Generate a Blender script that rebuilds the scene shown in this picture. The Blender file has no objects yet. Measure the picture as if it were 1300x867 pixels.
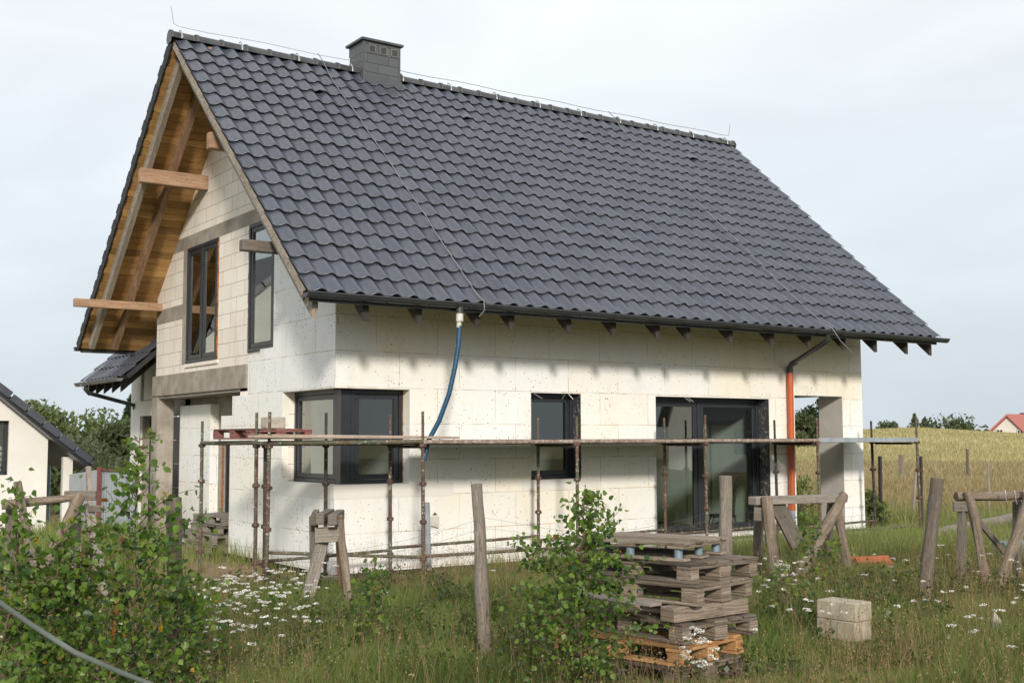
import bpy, math, random
import numpy as np
from mathutils import Vector, Matrix, noise as mnoise
random.seed(7); rng = np.random.default_rng(11)
S = bpy.context.scene; COL = S.collection
# ------------------------------------------------------------------ camera frame (world: front wall on y=0, gable wall on x=0, metres)
CAM = Vector((-7.2177, -14.6105, 1.8113)); FPX = 1503.353; YAW, PITCH, ROLL = 0.60738, 0.08197, -0.0028
CF = Vector((math.sin(YAW)*math.cos(PITCH), math.cos(YAW)*math.cos(PITCH), math.sin(PITCH)))
CR = Vector((math.cos(YAW), -math.sin(YAW), 0)); CU = CR.cross(CF)
CR, CU = CR*math.cos(ROLL)+CU*math.sin(ROLL), CU*math.cos(ROLL)-CR*math.sin(ROLL)
def W(u, v, d):            # a point seen at (u, v) of the photograph, d metres ahead
    return CAM + d*(CF + CR*((u-650)/FPX) - CU*((v-433.5)/FPX))
def on(u, v, ax, val):     # the point seen at (u, v) on a plane
    r = CF + CR*((u-650)/FPX) - CU*((v-433.5)/FPX)
    return CAM + r*((val-CAM[ax])/r[ax])
def ss(a, b, x):
    t = np.clip((x-a)/(b-a), 0, 1); return t*t*(3-2*t)
# ------------------------------------------------------------------ terrain
def az_u(x, y):            # photograph column of a compass direction
    a = math.atan2(x-CAM.x, y-CAM.y)-YAW
    return a
def terr(x, y):
    x = np.asarray(x, float); y = np.asarray(y, float)
    dx, dy = x-CAM.x, y-CAM.y; r = np.hypot(dx, dy); a = np.arctan2(dx, dy)-YAW
    a = (a+np.pi) % (2*np.pi)-np.pi
    z = 0.07*ss(-.7, -4.5, y)
    z = np.where((x < 0), z, z)
    # house pad
    dh = np.maximum(np.maximum(-x, x-11.2), np.maximum(-y, y-12)); pad = 1-ss(.2, 1.6, dh)
    z = z*(1-pad) + (-.09)*pad
    # garden on the left falls away behind
    left = ss(2.0, 12, (y-2)-1.35*(x+2)*0.6 - 2)*ss(6, -4, x-.35*y)
    z = z - 1.15*left*(1-pad)
    hill = ss(72, 205, r)*(1-.55*ss(215, 420, r))
    crest = np.interp(a, [-.6, -.2, .1, .33, .42, .6, 1.2], [0, .2, 1.6, 3.25, 2.0, .6, 0])
    z = z + hill*crest
    z = z - 2.5*ss(260, 900, r)
    return z
def tz(x, y): return float(terr(x, y))
# ------------------------------------------------------------------ mesh builder
class MB:
    def __init__(s): s.v=[]; s.f=[]; s.uv=[]; s.m=[]; s.sm=[]
    def face(s, pts, uvs=None, mat=0, smooth=False):
        n=len(s.v); s.v += [tuple(p) for p in pts]; s.f.append(tuple(range(n, n+len(pts))))
        s.uv.append(uvs or [(0,0)]*len(pts)); s.m.append(mat); s.sm.append(smooth)
    def add(s, vs, fs, uvs, mat=0, smooth=False):
        n=len(s.v); s.v += [tuple(p) for p in vs]
        for f,u in zip(fs,uvs): s.f.append(tuple(n+i for i in f)); s.uv.append(u); s.m.append(mat); s.sm.append(smooth)
    def box(s, lo, hi, mat=0, M=None, bev=0):
        lo=Vector(lo); hi=Vector(hi); lo,hi=Vector([min(lo[i],hi[i]) for i in range(3)]),Vector([max(lo[i],hi[i]) for i in range(3)])
        d=hi-lo; L=max(range(3), key=lambda i:d[i]); o=random.random()*7; o2=random.random()*7
        c=[Vector((x,y,z)) for x in (lo.x,hi.x) for y in (lo.y,hi.y) for z in (lo.z,hi.z)]
        q=[(0,1,3,2),(4,6,7,5),(0,4,5,1),(2,3,7,6),(0,2,6,4),(1,5,7,3)]
        uvs=[]
        for f in q:
            nx=[i for i in range(3) if len({round(c[k][i],6) for k in f})==1]; nx=nx[0] if nx else 0
            oth=[i for i in range(3) if i!=nx]
            if nx==L: uvs.append([((c[k][oth[0]]*.2)+o+3.3, c[k][oth[1]]+o2) for k in f])
            else:
                a=L; b=[i for i in oth if i!=L][0]; uvs.append([(c[k][a]-lo[a]+o, c[k][b]+o2+nx*.37) for k in f])
        if M is not None: c=[M@p for p in c]
        s.add(c,q,uvs,mat)
    def beam(s, A, B, w, h, up=(0,0,1), mat=0, ends=None):   # a board from A to B, w across, h along up (A,B centre line)
        A=Vector(A); B=Vector(B); x=(B-A); L=x.length; x.normalize(); z=Vector(up); y=z.cross(x); y.normalize(); z=x.cross(y)
        M=Matrix(((x.x,y.x,z.x,A.x),(x.y,y.y,z.y,A.y),(x.z,y.z,z.z,A.z),(0,0,0,1)))
        s.box((0,-w/2,-h/2),(L,w/2,h/2),mat,M)
    def tube(s, pts, r, n=8, mat=0, cap=True, smooth=True, jag=0):
        pts=[Vector(p) for p in pts]; R=r if isinstance(r,(list,tuple)) else [r]*len(pts)
        o=random.random()*9; vs=[]; L=0; ls=[]; prev=None
        for i,p in enumerate(pts):
            t=(pts[min(i+1,len(pts)-1)]-pts[max(i-1,0)]).normalized()
            if prev is None:
                a=Vector((0,0,1)) if abs(t.z)<.9 else Vector((1,0,0)); u=t.cross(a).normalized()
            else: u=(prev-t*prev.dot(t)).normalized()
            prev=u; w=t.cross(u)
            if i: L+=(p-pts[i-1]).length
            ls.append(L)
            for k in range(n):
                a=2*math.pi*k/n; rr=R[i]*(1+(jag*(mnoise.noise(Vector((math.cos(a)*1.3+o,math.sin(a)*1.3,L*3+o)))+.6*mnoise.noise(Vector((math.cos(a)*4+o,math.sin(a)*4,L*2+o)))) if jag else 0))
                vs.append(p+(u*math.cos(a)+w*math.sin(a))*rr)
        fs=[];uv=[]
        for i in range(len(pts)-1):
            for k in range(n):
                k2=(k+1)%n; fs.append((i*n+k,i*n+k2,(i+1)*n+k2,(i+1)*n+k))
                uv.append([(ls[i]+o,k*R[i]*6.28/n),(ls[i]+o,(k+1)*R[i]*6.28/n),(ls[i+1]+o,(k+1)*R[i]*6.28/n),(ls[i+1]+o,k*R[i]*6.28/n)])
        s.add(vs,fs,uv,mat,smooth)
        if cap:
            for e in (0,len(pts)-1):
                ring=vs[e*n:(e+1)*n]; ring=ring[::-1] if e==0 else ring
                s.face(ring,[(o+3+q.x*.2,q.y+q.z) for q in ring],mat)
    def build(s, name, mat, parent=None, bev=0, loc=None):
        me=bpy.data.meshes.new(name)
        off=Vector(parent['_w']) if parent is not None and '_w' in parent else Vector((0,0,0))
        if parent is None and loc is not None: off=Vector(loc)
        me.from_pydata([tuple(Vector(p)-off) for p in s.v],[],s.f)
        ul=me.uv_layers.new(name='UVMap'); fl=np.array([c for u in s.uv for q in u for c in q],dtype=np.float32)
        ul.data.foreach_set('uv',fl)
        me.polygons.foreach_set('material_index',s.m); me.polygons.foreach_set('use_smooth',s.sm)
        for m in (mat if isinstance(mat,(list,tuple)) else [mat]): me.materials.append(m)
        o=bpy.data.objects.new(name,me); COL.objects.link(o)
        if parent is not None: o.parent=parent; o['_w']=tuple(off)
        elif loc is not None: o.location=loc; o['_w']=tuple(off)
        else: o['_w']=(0,0,0)
        if bev:
            b=o.modifiers.new('b','BEVEL'); b.width=bev; b.segments=1; b.limit_method='ANGLE'; b.angle_limit=.6
        me.update(); return o
def tag(o, label=None, cat=None, group=None, kind=None):
    if label: o['label']=label
    if cat: o['category']=cat
    if group: o['group']=group
    if kind: o['kind']=kind
    return o
def thing(name, label, cat, loc, group=None):
    o=bpy.data.objects.new(name,None); o.empty_display_size=.1; COL.objects.link(o); o.location=loc; o['_w']=tuple(loc)
    return tag(o,label,cat,group)
def npmesh(name, co, faces_flat, nper, mat, col=None, loc=None, parent=None, smooth=False):
    """co Nx3, faces_flat ints, nper loops per face (array)"""
    me=bpy.data.meshes.new(name); me.vertices.add(len(co)); me.loops.add(len(faces_flat)); me.polygons.add(len(nper))
    off=np.zeros(3)
    if parent is not None and '_w' in parent: off=np.array(parent['_w'])
    elif loc is not None: off=np.array(loc)
    me.vertices.foreach_set('co',(np.asarray(co)-off).astype(np.float32).ravel())
    me.loops.foreach_set('vertex_index',np.asarray(faces_flat,dtype=np.int32))
    st=np.concatenate([[0],np.cumsum(nper)[:-1]]).astype(np.int32); me.polygons.foreach_set('loop_start',st)
    if smooth: me.polygons.foreach_set('use_smooth',np.ones(len(nper),bool))
    me.update(calc_edges=True)
    if col is not None:
        a=me.attributes.new('tint','FLOAT_COLOR','POINT'); c=np.ones((len(co),4),np.float32); c[:,:3]=col; a.data.foreach_set('color',c.ravel())
    for m in (mat if isinstance(mat,(list,tuple)) else [mat]): me.materials.append(m)
    o=bpy.data.objects.new(name,me); COL.objects.link(o)
    if parent is not None: o.parent=parent
    elif loc is not None: o.location=loc
    o['_w']=tuple(float(q) for q in off)
    return o
# ------------------------------------------------------------------ materials
class N:
    def __init__(s, name):
        s.mat=bpy.data.materials.new(name); s.mat.use_nodes=True; s.t=s.mat.node_tree; s.b=s.t.nodes['Principled BSDF']; s.out=s.t.nodes['Material Output']
        s.tc=s.t.nodes.new('ShaderNodeTexCoord')
    def n(s, typ, **k):
        q=s.t.nodes.new('ShaderNode'+typ)
        for a,b in k.items(): setattr(q,a,b)
        return q
    def set(s, sock, val):
        if hasattr(val,'is_linked') or isinstance(val,bpy.types.NodeSocket): s.t.links.new(val,sock)
        elif isinstance(val,(tuple,list)) and len(val)==3 and sock.type=='RGBA': sock.default_value=(*val,1)
        else: sock.default_value=val
    def mapv(s, vec, scale=(1,1,1), loc=(0,0,0), rot=(0,0,0)):
        m=s.n('Mapping'); s.set(m.inputs[0],vec); m.inputs[1].default_value=loc; m.inputs[2].default_value=rot; m.inputs[3].default_value=scale; return m.outputs[0]
    def noise(s, vec, scale=5, detail=3, rough=.55, dist=0):
        m=s.n('TexNoise'); s.set(m.inputs['Vector'],vec); m.inputs['Scale'].default_value=scale; m.inputs['Detail'].default_value=detail; m.inputs['Roughness'].default_value=rough; m.inputs['Distortion'].default_value=dist; return m.outputs[0]
    def math(s, op, a, b=0.0, clamp=False):
        m=s.n('Math',operation=op,use_clamp=clamp); s.set(m.inputs[0],a); s.set(m.inputs[1],b); return m.outputs[0]
    def ramp(s, fac, stops):
        m=s.n('ValToRGB'); s.set(m.inputs[0],fac); e=m.color_ramp.elements
        while len(e)<len(stops): e.new(.5)
        for q,(p,c) in zip(e,stops): q.position=p; q.color=(*(c if isinstance(c,(tuple,list)) else (c,c,c)),1)
        return m.outputs[0]
    def mix(s, fac, a, b, mode='MIX'):
        m=s.n('Mix',data_type='RGBA',blend_type=mode); s.set(m.inputs[0],fac); s.set(m.inputs[6],a); s.set(m.inputs[7],b); return m.outputs[2]
    def rng(s, v, a, b, c, d):
        m=s.n('MapRange'); s.set(m.inputs[0],v)
        for i,q in enumerate((a,b,c,d)): m.inputs[i+1].default_value=q
        return m.outputs[0]
    def bump(s, h, strength=.3, dist=.01):
        m=s.n('Bump'); m.inputs['Strength'].default_value=strength; m.inputs['Distance'].default_value=dist; s.set(m.inputs['Height'],h); s.t.links.new(m.outputs[0],s.b.inputs['Normal'])
    def fin(s, color=None, rough=.6, metal=0, spec=None):
        if color is not None: s.set(s.b.inputs['Base Color'],color)
        s.set(s.b.inputs['Roughness'],rough); s.b.inputs['Metallic'].default_value=metal
        if spec is not None: s.b.inputs['Specular IOR Level'].default_value=spec
        return s.mat
    @property
    def obj(s): return s.tc.outputs['Object']
    @property
    def uv(s): return s.tc.outputs['UV']
    def pos(s):
        return s.n('NewGeometry').outputs['Position']
def wood(name, c1, c2, c3, grain=1.0, rough=.8, kn=True):
    n=N(name); v=n.mapv(n.uv,(1.2,26*grain,1)); g=n.noise(v,2.2,6,.65,.6)
    g2=n.noise(n.mapv(n.uv,(1,4,1)),1.3,3); fine=n.noise(n.mapv(n.uv,(9,190,1)),2,3)
    c=n.ramp(g,[(.3,c1),(.5,c2),(.72,c3)]); c=n.mix(n.rng(g2,.3,.7,0,.45),c,tuple(q*.55 for q in c1),'MIX')
    c=n.mix(n.rng(fine,.5,.68,0,.8),c,tuple(q*.3 for q in c1)); f2=n.noise(n.mapv(n.uv,(3,70,1)),2,4); c=n.mix(n.rng(f2,.56,.66,0,.7),c,tuple(q*.35 for q in c1))
    if kn:
        vo=n.n('TexVoronoi'); n.set(vo.inputs['Vector'],n.mapv(n.uv,(1.5,6,1))); vo.inputs['Scale'].default_value=1.1
        c=n.mix(n.rng(vo.outputs['Distance'],.02,.09,.75,0),c,tuple(q*.3 for q in c1))
    gi=n.n('NewGeometry'); c=n.mix(1.0,c,n.ramp(gi.outputs['Random Per Island'],[(0,(.62,.60,.58)),(.35,(.95,.92,.88)),(.7,(1.05,1.05,1.05)),(1,(1.35,1.38,1.42))]),'MULTIPLY')
    n.bump(g,.7,.006); return n.fin(c,rough)
def mats():
    m={}
    def eps(name, boards=True, cream=.6):
        n=N(name); P=n.pos(); sp=n.n('SeparateXYZ'); n.set(sp.inputs[0],P)
        h=n.math('ADD',sp.outputs[0],n.math('MULTIPLY',sp.outputs[1],1.0)); cv=n.n('CombineXYZ'); n.set(cv.inputs[0],h); n.set(cv.inputs[1],n.math('ADD',sp.outputs[2],-.027+5.0))
        wob=n.noise(P,1.1,2); 
        br=n.n('TexBrick'); n.set(br.inputs['Vector'],cv.outputs[0]); br.offset=.37; br.offset_frequency=2; br.squash=1
        br.inputs['Scale'].default_value=1; br.inputs['Mortar Size'].default_value=.005; br.inputs['Mortar Smooth'].default_value=.25; br.inputs['Brick Width'].default_value=1.0; br.inputs['Row Height'].default_value=.5; br.inputs['Bias'].default_value=-.15
        br.inputs['Color1'].default_value=(0,0,0,1); br.inputs['Color2'].default_value=(1,1,1,1)
        big=n.noise(P,.45,3,.5,.5); t=n.math('ADD',n.math('MULTIPLY',br.outputs['Color'],.40),n.rng(big,.35,.65,-.12,.42),True)
        # yellowed boards in the middle, whiter ones low down
        low=n.rng(n.math('ADD',sp.outputs[2],n.math('MULTIPLY',wob,.9)),.7,1.5,0,1); t=n.math('MULTIPLY',t,n.rng(low,0,1,.35,1))
        # boards on the gable return are fresher and whiter
        gab=n.math('LESS_THAN',sp.outputs[0],.02); gz=n.math('MULTIPLY',gab,n.rng(sp.outputs[2],2.0,2.8,.45,.92)); t=n.math('MULTIPLY',t,n.math('SUBTRACT',1.0,gz))
        c=n.mix(t,(.82,.83,.83),(.85,.77,.60))
        st=n.noise(n.mapv(P,(1,1,.35)),2.6,5,.6); c=n.mix(n.rng(st,.52,.75,0,.32),c,(.60,.55,.42))
        grime=n.noise(P,7,5,.65); c=n.mix(n.rng(grime,.5,.8,0,.22),c,(.5,.48,.42))
        jm=n.noise(P,1.7,3,.6); jc=n.mix(n.rng(jm,.45,.55,0,1),(.34,.27,.17),(.50,.32,.10)); jm2=n.noise(P,3.1,2)
        c=n.mix(n.math('MULTIPLY',br.outputs['Fac'],n.rng(jm2,.36,.62,.12,.95)),c,jc)
        vo=n.n('TexVoronoi'); n.set(vo.inputs['Vector'],P); vo.inputs['Scale'].default_value=24
        vs=n.n('SeparateColor'); n.set(vs.inputs[0],vo.outputs['Color'])
        clus=n.rng(n.noise(P,1.4,2),.35,.7,.45,1.25)
        thr=n.math('MULTIPLY',n.math('MULTIPLY',n.rng(vs.outputs[0],.25,1,0,.26),clus),1.0)
        spk=n.math('LESS_THAN',vo.outputs['Distance'],thr)
        c=n.mix(n.math('MULTIPLY',spk,.8),c,(.07,.065,.055))
        dv=n.n('TexVoronoi'); n.set(dv.inputs['Vector'],P); dv.inputs['Scale'].default_value=1.7; dv.inputs['Randomness'].default_value=.55
        dw=n.math('LESS_THAN',n.math('ADD',dv.outputs['Distance'],n.math('MULTIPLY',n.noise(P,30,3),.03)),.075); c=n.mix(n.math('MULTIPLY',dw,.55),c,(.86,.85,.80))
        sm=n.noise(n.mapv(P,(1.3,1.3,2.2)),1.9,6,.7,.8); smk=n.rng(sm,.66,.70,0,.45); c=n.mix(smk,c,(.60,.585,.54))
        n.bump(n.math('SUBTRACT',n.noise(P,60,3),n.math('MULTIPLY',br.outputs['Fac'],1.2)),.35,.006)
        return n.fin(c,.75,spec=.2)
    m['eps']=eps('foam_board')
    n=N('aac'); P=n.pos(); sp=n.n('SeparateXYZ'); n.set(sp.inputs[0],P); cv=n.n('CombineXYZ'); n.set(cv.inputs[0],n.math('ADD',sp.outputs[1],n.math('MULTIPLY',sp.outputs[0],1))); n.set(cv.inputs[1],n.math('ADD',sp.outputs[2],.02))
    br=n.n('TexBrick'); n.set(br.inputs['Vector'],cv.outputs[0]); br.offset=.42; br.inputs['Scale'].default_value=1; br.inputs['Mortar Size'].default_value=.004; br.inputs['Mortar Smooth'].default_value=.3; br.inputs['Brick Width'].default_value=.6; br.inputs['Row Height'].default_value=.245
    br.inputs['Color1'].default_value=(.77,.70,.625,1); br.inputs['Color2'].default_value=(.85,.795,.73,1)
    st=n.noise(n.mapv(P,(1,1.5,.3)),2.2,5,.65); c=n.mix(n.rng(st,.5,.75,0,.45),br.outputs['Color'],(.50,.40,.32)); g=n.noise(P,9,5,.7); c=n.mix(n.rng(g,.5,.8,0,.3),c,(.62,.55,.47))
    c=n.mix(n.math('MULTIPLY',br.outputs['Fac'],n.rng(n.noise(P,3,2),.35,.65,.1,.75)),c,(.36,.32,.28))
    n.bump(n.math('SUBTRACT',n.noise(P,45,4),n.math('MULTIPLY',br.outputs['Fac'],1.5)),.4,.006); m['aac']=n.fin(c,.9,spec=.2)
    n=N('concrete'); P=n.pos(); g=n.noise(P,3,6,.65); gr=n.noise(n.mapv(P,(14,14,.9)),1.5,3); c=n.ramp(g,[(.3,(.23,.20,.165)),(.5,(.31,.275,.235)),(.7,(.40,.365,.32))]); c=n.mix(n.rng(gr,.6,.72,0,.35),c,(.5,.46,.4)); c=n.mix(n.rng(n.noise(n.mapv(P,(3,3,.4)),1.5,4),.55,.8,0,.5),c,(.22,.19,.16)); n.bump(n.noise(P,30,5,.7),.5,.008); m['concrete']=n.fin(c,.9,spec=.25)
    n=N('render_plaster'); P=n.pos(); g=n.noise(P,2.5,6,.65); c=n.ramp(g,[(.3,(.47,.455,.42)),(.7,(.60,.58,.54))]); n.bump(n.noise(P,50,4),.3,.004); m['plaster']=n.fin(c,.9,spec=.2)
    n=N('white_plaster'); P=n.pos(); g=n.noise(P,1.2,5,.6); c=n.ramp(g,[(.3,(.70,.68,.63)),(.7,(.80,.785,.74))]); n.bump(n.noise(P,60,4),.2,.004); m['white']=n.fin(c,.9,spec=.2)
    n=N('bitumen_lining'); P=n.pos(); g=n.noise(P,14,5,.8); c=n.ramp(g,[(.54,(.045,.047,.05)),(.66,(.36,.36,.35))]); m['lining']=n.fin(c,.8)
    n=N('roof_tile'); fl=n.n('VectorMath',operation='FLOOR'); n.set(fl.inputs[0],n.uv); wn=n.n('TexWhiteNoise'); n.set(wn.inputs[0],fl.outputs[0])
    c=n.mix(n.rng(wn.outputs[0],0,1,0,1),(.044,.051,.071),(.064,.073,.096)); P=n.pos(); d=n.noise(P,5,6,.7); c=n.mix(n.rng(d,.5,.8,0,.25),c,(.10,.098,.095)); big_=n.noise(P,.8,4,.6); c=n.mix(n.rng(big_,.35,.7,0,.35),c,(.085,.092,.108)); 
    fr=n.n('VectorMath',operation='FRACTION'); n.set(fr.inputs[0],n.uv); s2=n.n('SeparateXYZ'); n.set(s2.inputs[0],fr.outputs[0])
    c=n.mix(n.math('MULTIPLY',n.rng(s2.outputs[1],0,.045,1,0),n.rng(n.noise(P,20,3),.4,.65,.0,.5)),c,(.14,.135,.125))
    n.bump(n.noise(P,160,3),.08,.002); m['tile']=n.fin(c,n.rng(d,.3,.8,.26,.38),spec=.75)
    n=N('ridge_tile'); P=n.pos(); d=n.noise(P,7,5,.7); c=n.ramp(d,[(.35,(.05,.054,.058)),(.75,(.10,.102,.10))]); m['ridge']=n.fin(c,.45)
    m['soffit']=wood('soffit_boards',(.40,.215,.07),(.55,.32,.115),(.66,.42,.18),.8)
    m['beam']=wood('purlin_wood',(.26,.145,.08),(.38,.235,.145),(.48,.33,.22),.8)
    m['pale']=wood('pale_timber',(.30,.25,.20),(.38,.33,.275),(.46,.41,.35),.8)
    m['tail']=wood('stained_rafter',(.035,.03,.026),(.055,.047,.04),(.085,.075,.065),1)
    m['grey']=wood('weathered_wood',(.17,.145,.12),(.27,.235,.2),(.40,.355,.305),1.0,.9)
    m['greyd']=wood('weathered_dark_wood',(.10,.083,.067),(.17,.143,.115),(.26,.225,.185),1.0,.9)
    m['log']=wood('log_bark',(.13,.095,.065),(.26,.205,.155),(.40,.34,.275),.5,.95)
    m['pallet']=wood('old_pallet_wood',(.11,.08,.058),(.25,.195,.145),(.43,.355,.28),1.0,.9)
    m['palletd']=wood('dirty_pallet_wood',(.075,.056,.042),(.165,.13,.10),(.30,.245,.19),1.0,.9)
    m['orangew']=wood('fresh_orange_wood',(.36,.17,.06),(.50,.27,.11),(.60,.37,.18),.9)
    m['redw']=wood('red_painted_wood',(.16,.06,.05),(.25,.10,.085),(.36,.20,.17),.9)
    m['plank']=wood('scaffold_plank_wood',(.30,.22,.16),(.42,.33,.26),(.52,.44,.37),.9)
    def flat(name,c,r=.5,metal=0,var=.25,sc=6,bump=0):
        n=N(name); d=n.noise(n.pos(),sc,5,.65); n2=n.mix(n.rng(d,.35,.75,0,1),tuple(q*(1-var) for q in c),tuple(min(1,q*(1+var)) for q in c))
        if bump: n.bump(n.noise(n.pos(),sc*6,4),bump,.004)
        return n.fin(n2,r,metal)
    m['frame']=flat('anthracite_frame',(.024,.028,.034),.38,0,.15)
    m['gutter']=flat('grey_gutter',(.045,.048,.05),.35,0,.2)
    m['gutter_l']=flat('weathered_zinc_gutter',(.13,.135,.125),.45,0,.25)
    m['chim']=flat('chimney_slate',(.075,.08,.088),.5,0,.12)
    n=N('chimney_cladding'); P=n.pos(); sp=n.n('SeparateXYZ'); n.set(sp.inputs[0],P); cv=n.n('CombineXYZ'); n.set(cv.inputs[0],n.math('ADD',sp.outputs[0],sp.outputs[1])); n.set(cv.inputs[1],sp.outputs[2])
    br=n.n('TexBrick'); n.set(br.inputs['Vector'],cv.outputs[0]); br.inputs['Scale'].default_value=1; br.inputs['Mortar Size'].default_value=.004; br.inputs['Brick Width'].default_value=.42; br.inputs['Row Height'].default_value=.165; br.inputs['Color1'].default_value=(.075,.08,.088,1); br.inputs['Color2'].default_value=(.09,.095,.103,1); br.inputs['Mortar'].default_value=(.02,.02,.022,1)
    n.bump(n.math('SUBTRACT',1.0,br.outputs['Fac']),.6,.006); m['clad']=n.fin(br.outputs['Color'],.5)
    m['foam']=flat('orange_foam',(.36,.135,.035),.85,0,.5,30,.5)
    n=N('foil_tape'); m['silver']=n.fin((.55,.55,.55),.35,.8)
    m['roofwire']=flat('dull_roof_wire',(.26,.27,.28),.5,.4,.15)
    m['mesh']=flat('old_fence_wire',(.13,.125,.115),.7,.2,.3)
    m['ropem']=flat('grey_rope',(.13,.15,.135),.9,0,.3)
    m['wire']=flat('galvanised_wire',(.50,.51,.52),.4,.6,.15)
    m['concblock']=flat('pale_block',(.42,.385,.32),.95,0,.22,9,.4)
    m['aacblock']=flat('aerated_block',(.40,.355,.27),.95,0,.22,9,.5)
    m['orange']=flat('orange_pvc',(.50,.105,.03),.4,0,.12)
    m['pvcg']=flat('grey_pvc',(.30,.33,.36),.4,0,.2)
    m['blue']=flat('blue_hose',(.012,.075,.15),.4,0,.2,20)
    m['whitepl']=flat('white_plastic',(.62,.60,.55),.5,0,.15)
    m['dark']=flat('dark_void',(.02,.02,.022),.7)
    m['bluegrey']=flat('bluegrey_steel',(.20,.27,.32),.5,.2,.25)
    m['roomwall']=flat('room_plaster',(.62,.64,.61),.9,0,.08,2)
    m['screed']=flat('screed',(.25,.24,.23),.9)
    m['fence_panel']=flat('grey_sheet',(.33,.36,.39),.5,.2,.12,1.5)
    m['redpost']=flat('red_brown_steel',(.18,.05,.04),.6)
    # rusty tube with green paint and lime splashes
    def rust(name, c1, c2, lime, green=0):
        n=N(name); P=n.pos(); d=n.noise(P,9,6,.7); c=n.ramp(d,[(.3,c1),(.5,c2),(.7,tuple(q*1.5 for q in c2))])
        if green: c=n.mix(n.rng(n.noise(P,2.3,4,.6),.47,.56,0,green),c,(.085,.10,.062))
        sp=n.noise(n.mapv(P,(1,1,1)),26,5,.75); c=n.mix(n.rng(sp,.61-lime*.1,.66-lime*.1,0,.85),c,(.50,.46,.40))
        n.bump(n.noise(P,70,4),.4,.003); return n.fin(c,.75,.1)
    m['rust']=rust('rusty_tube',(.05,.028,.02),(.105,.062,.045),.45,.8)
    m['rust2']=rust('rusty_collar',(.045,.026,.019),(.095,.055,.04),.25)
    m['rustdk']=rust('dark_rusty_tube',(.025,.018,.015),(.05,.034,.027),.1)
    m['ledger']=rust('lime_spattered_tube',(.15,.10,.075),(.23,.165,.135),.8)
    m['greent']=rust('green_brown_tube',(.065,.055,.035),(.12,.095,.06),.25,1)
    n=N('window_glass'); n.t.nodes.remove(n.b); fr=n.n('Fresnel'); fr.inputs[0].default_value=1.5; tr=n.n('BsdfTransparent'); tr.inputs[0].default_value=(.70,.78,.75,1); gl=n.n('BsdfGlossy'); gl.inputs['Roughness'].default_value=.004; gl.inputs['Color'].default_value=(.95,1,.98,1)
    wv=n.n('Bump'); wv.inputs['Strength'].default_value=.012; wv.inputs['Distance'].default_value=.02; n.set(wv.inputs['Height'],n.noise(n.pos(),1.5,1)); n.t.links.new(wv.outputs[0],gl.inputs['Normal'])
    ms=n.n('MixShader'); n.set(ms.inputs[0],n.math('MULTIPLY',fr.outputs[0],2.8,True)); n.t.links.new(tr.outputs[0],ms.inputs[1]); n.t.links.new(gl.outputs[0],ms.inputs[2]); n.t.links.new(ms.outputs[0],n.out.inputs[0]); m['glass']=n.mat
    # foliage: colour from the leaf's own tint
    def leafm(name, mult=1, trans=.4, rough=.45):
        n=N(name); a=n.n('Attribute',attribute_name='tint'); n.fin(a.outputs['Color'],rough,spec=.35)
        tl=n.n('BsdfTranslucent'); n.set(tl.inputs[0],n.mix(1.0,a.outputs['Color'],(1.5,1.5,.7),'MULTIPLY')); ms=n.n('MixShader'); ms.inputs[0].default_value=trans
        n.t.links.new(n.b.outputs[0],ms.inputs[1]); n.t.links.new(tl.outputs[0],ms.inputs[2]); n.t.links.new(ms.outputs[0],n.out.inputs[0]); return n.mat
    m['leaf']=leafm('sapling_leaf',1,.45,.38); m['grass']=leafm('grass_blades',1,.3,.6); m['crown']=leafm('tree_foliage',1,.25,.7)
    m['petal']=flat('white_petals',(.72,.70,.64),.8)
    m['bark']=wood('thin_bark',(.10,.065,.045),(.17,.115,.08),(.24,.17,.12),.6)
    return m
MT=mats()
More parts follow.
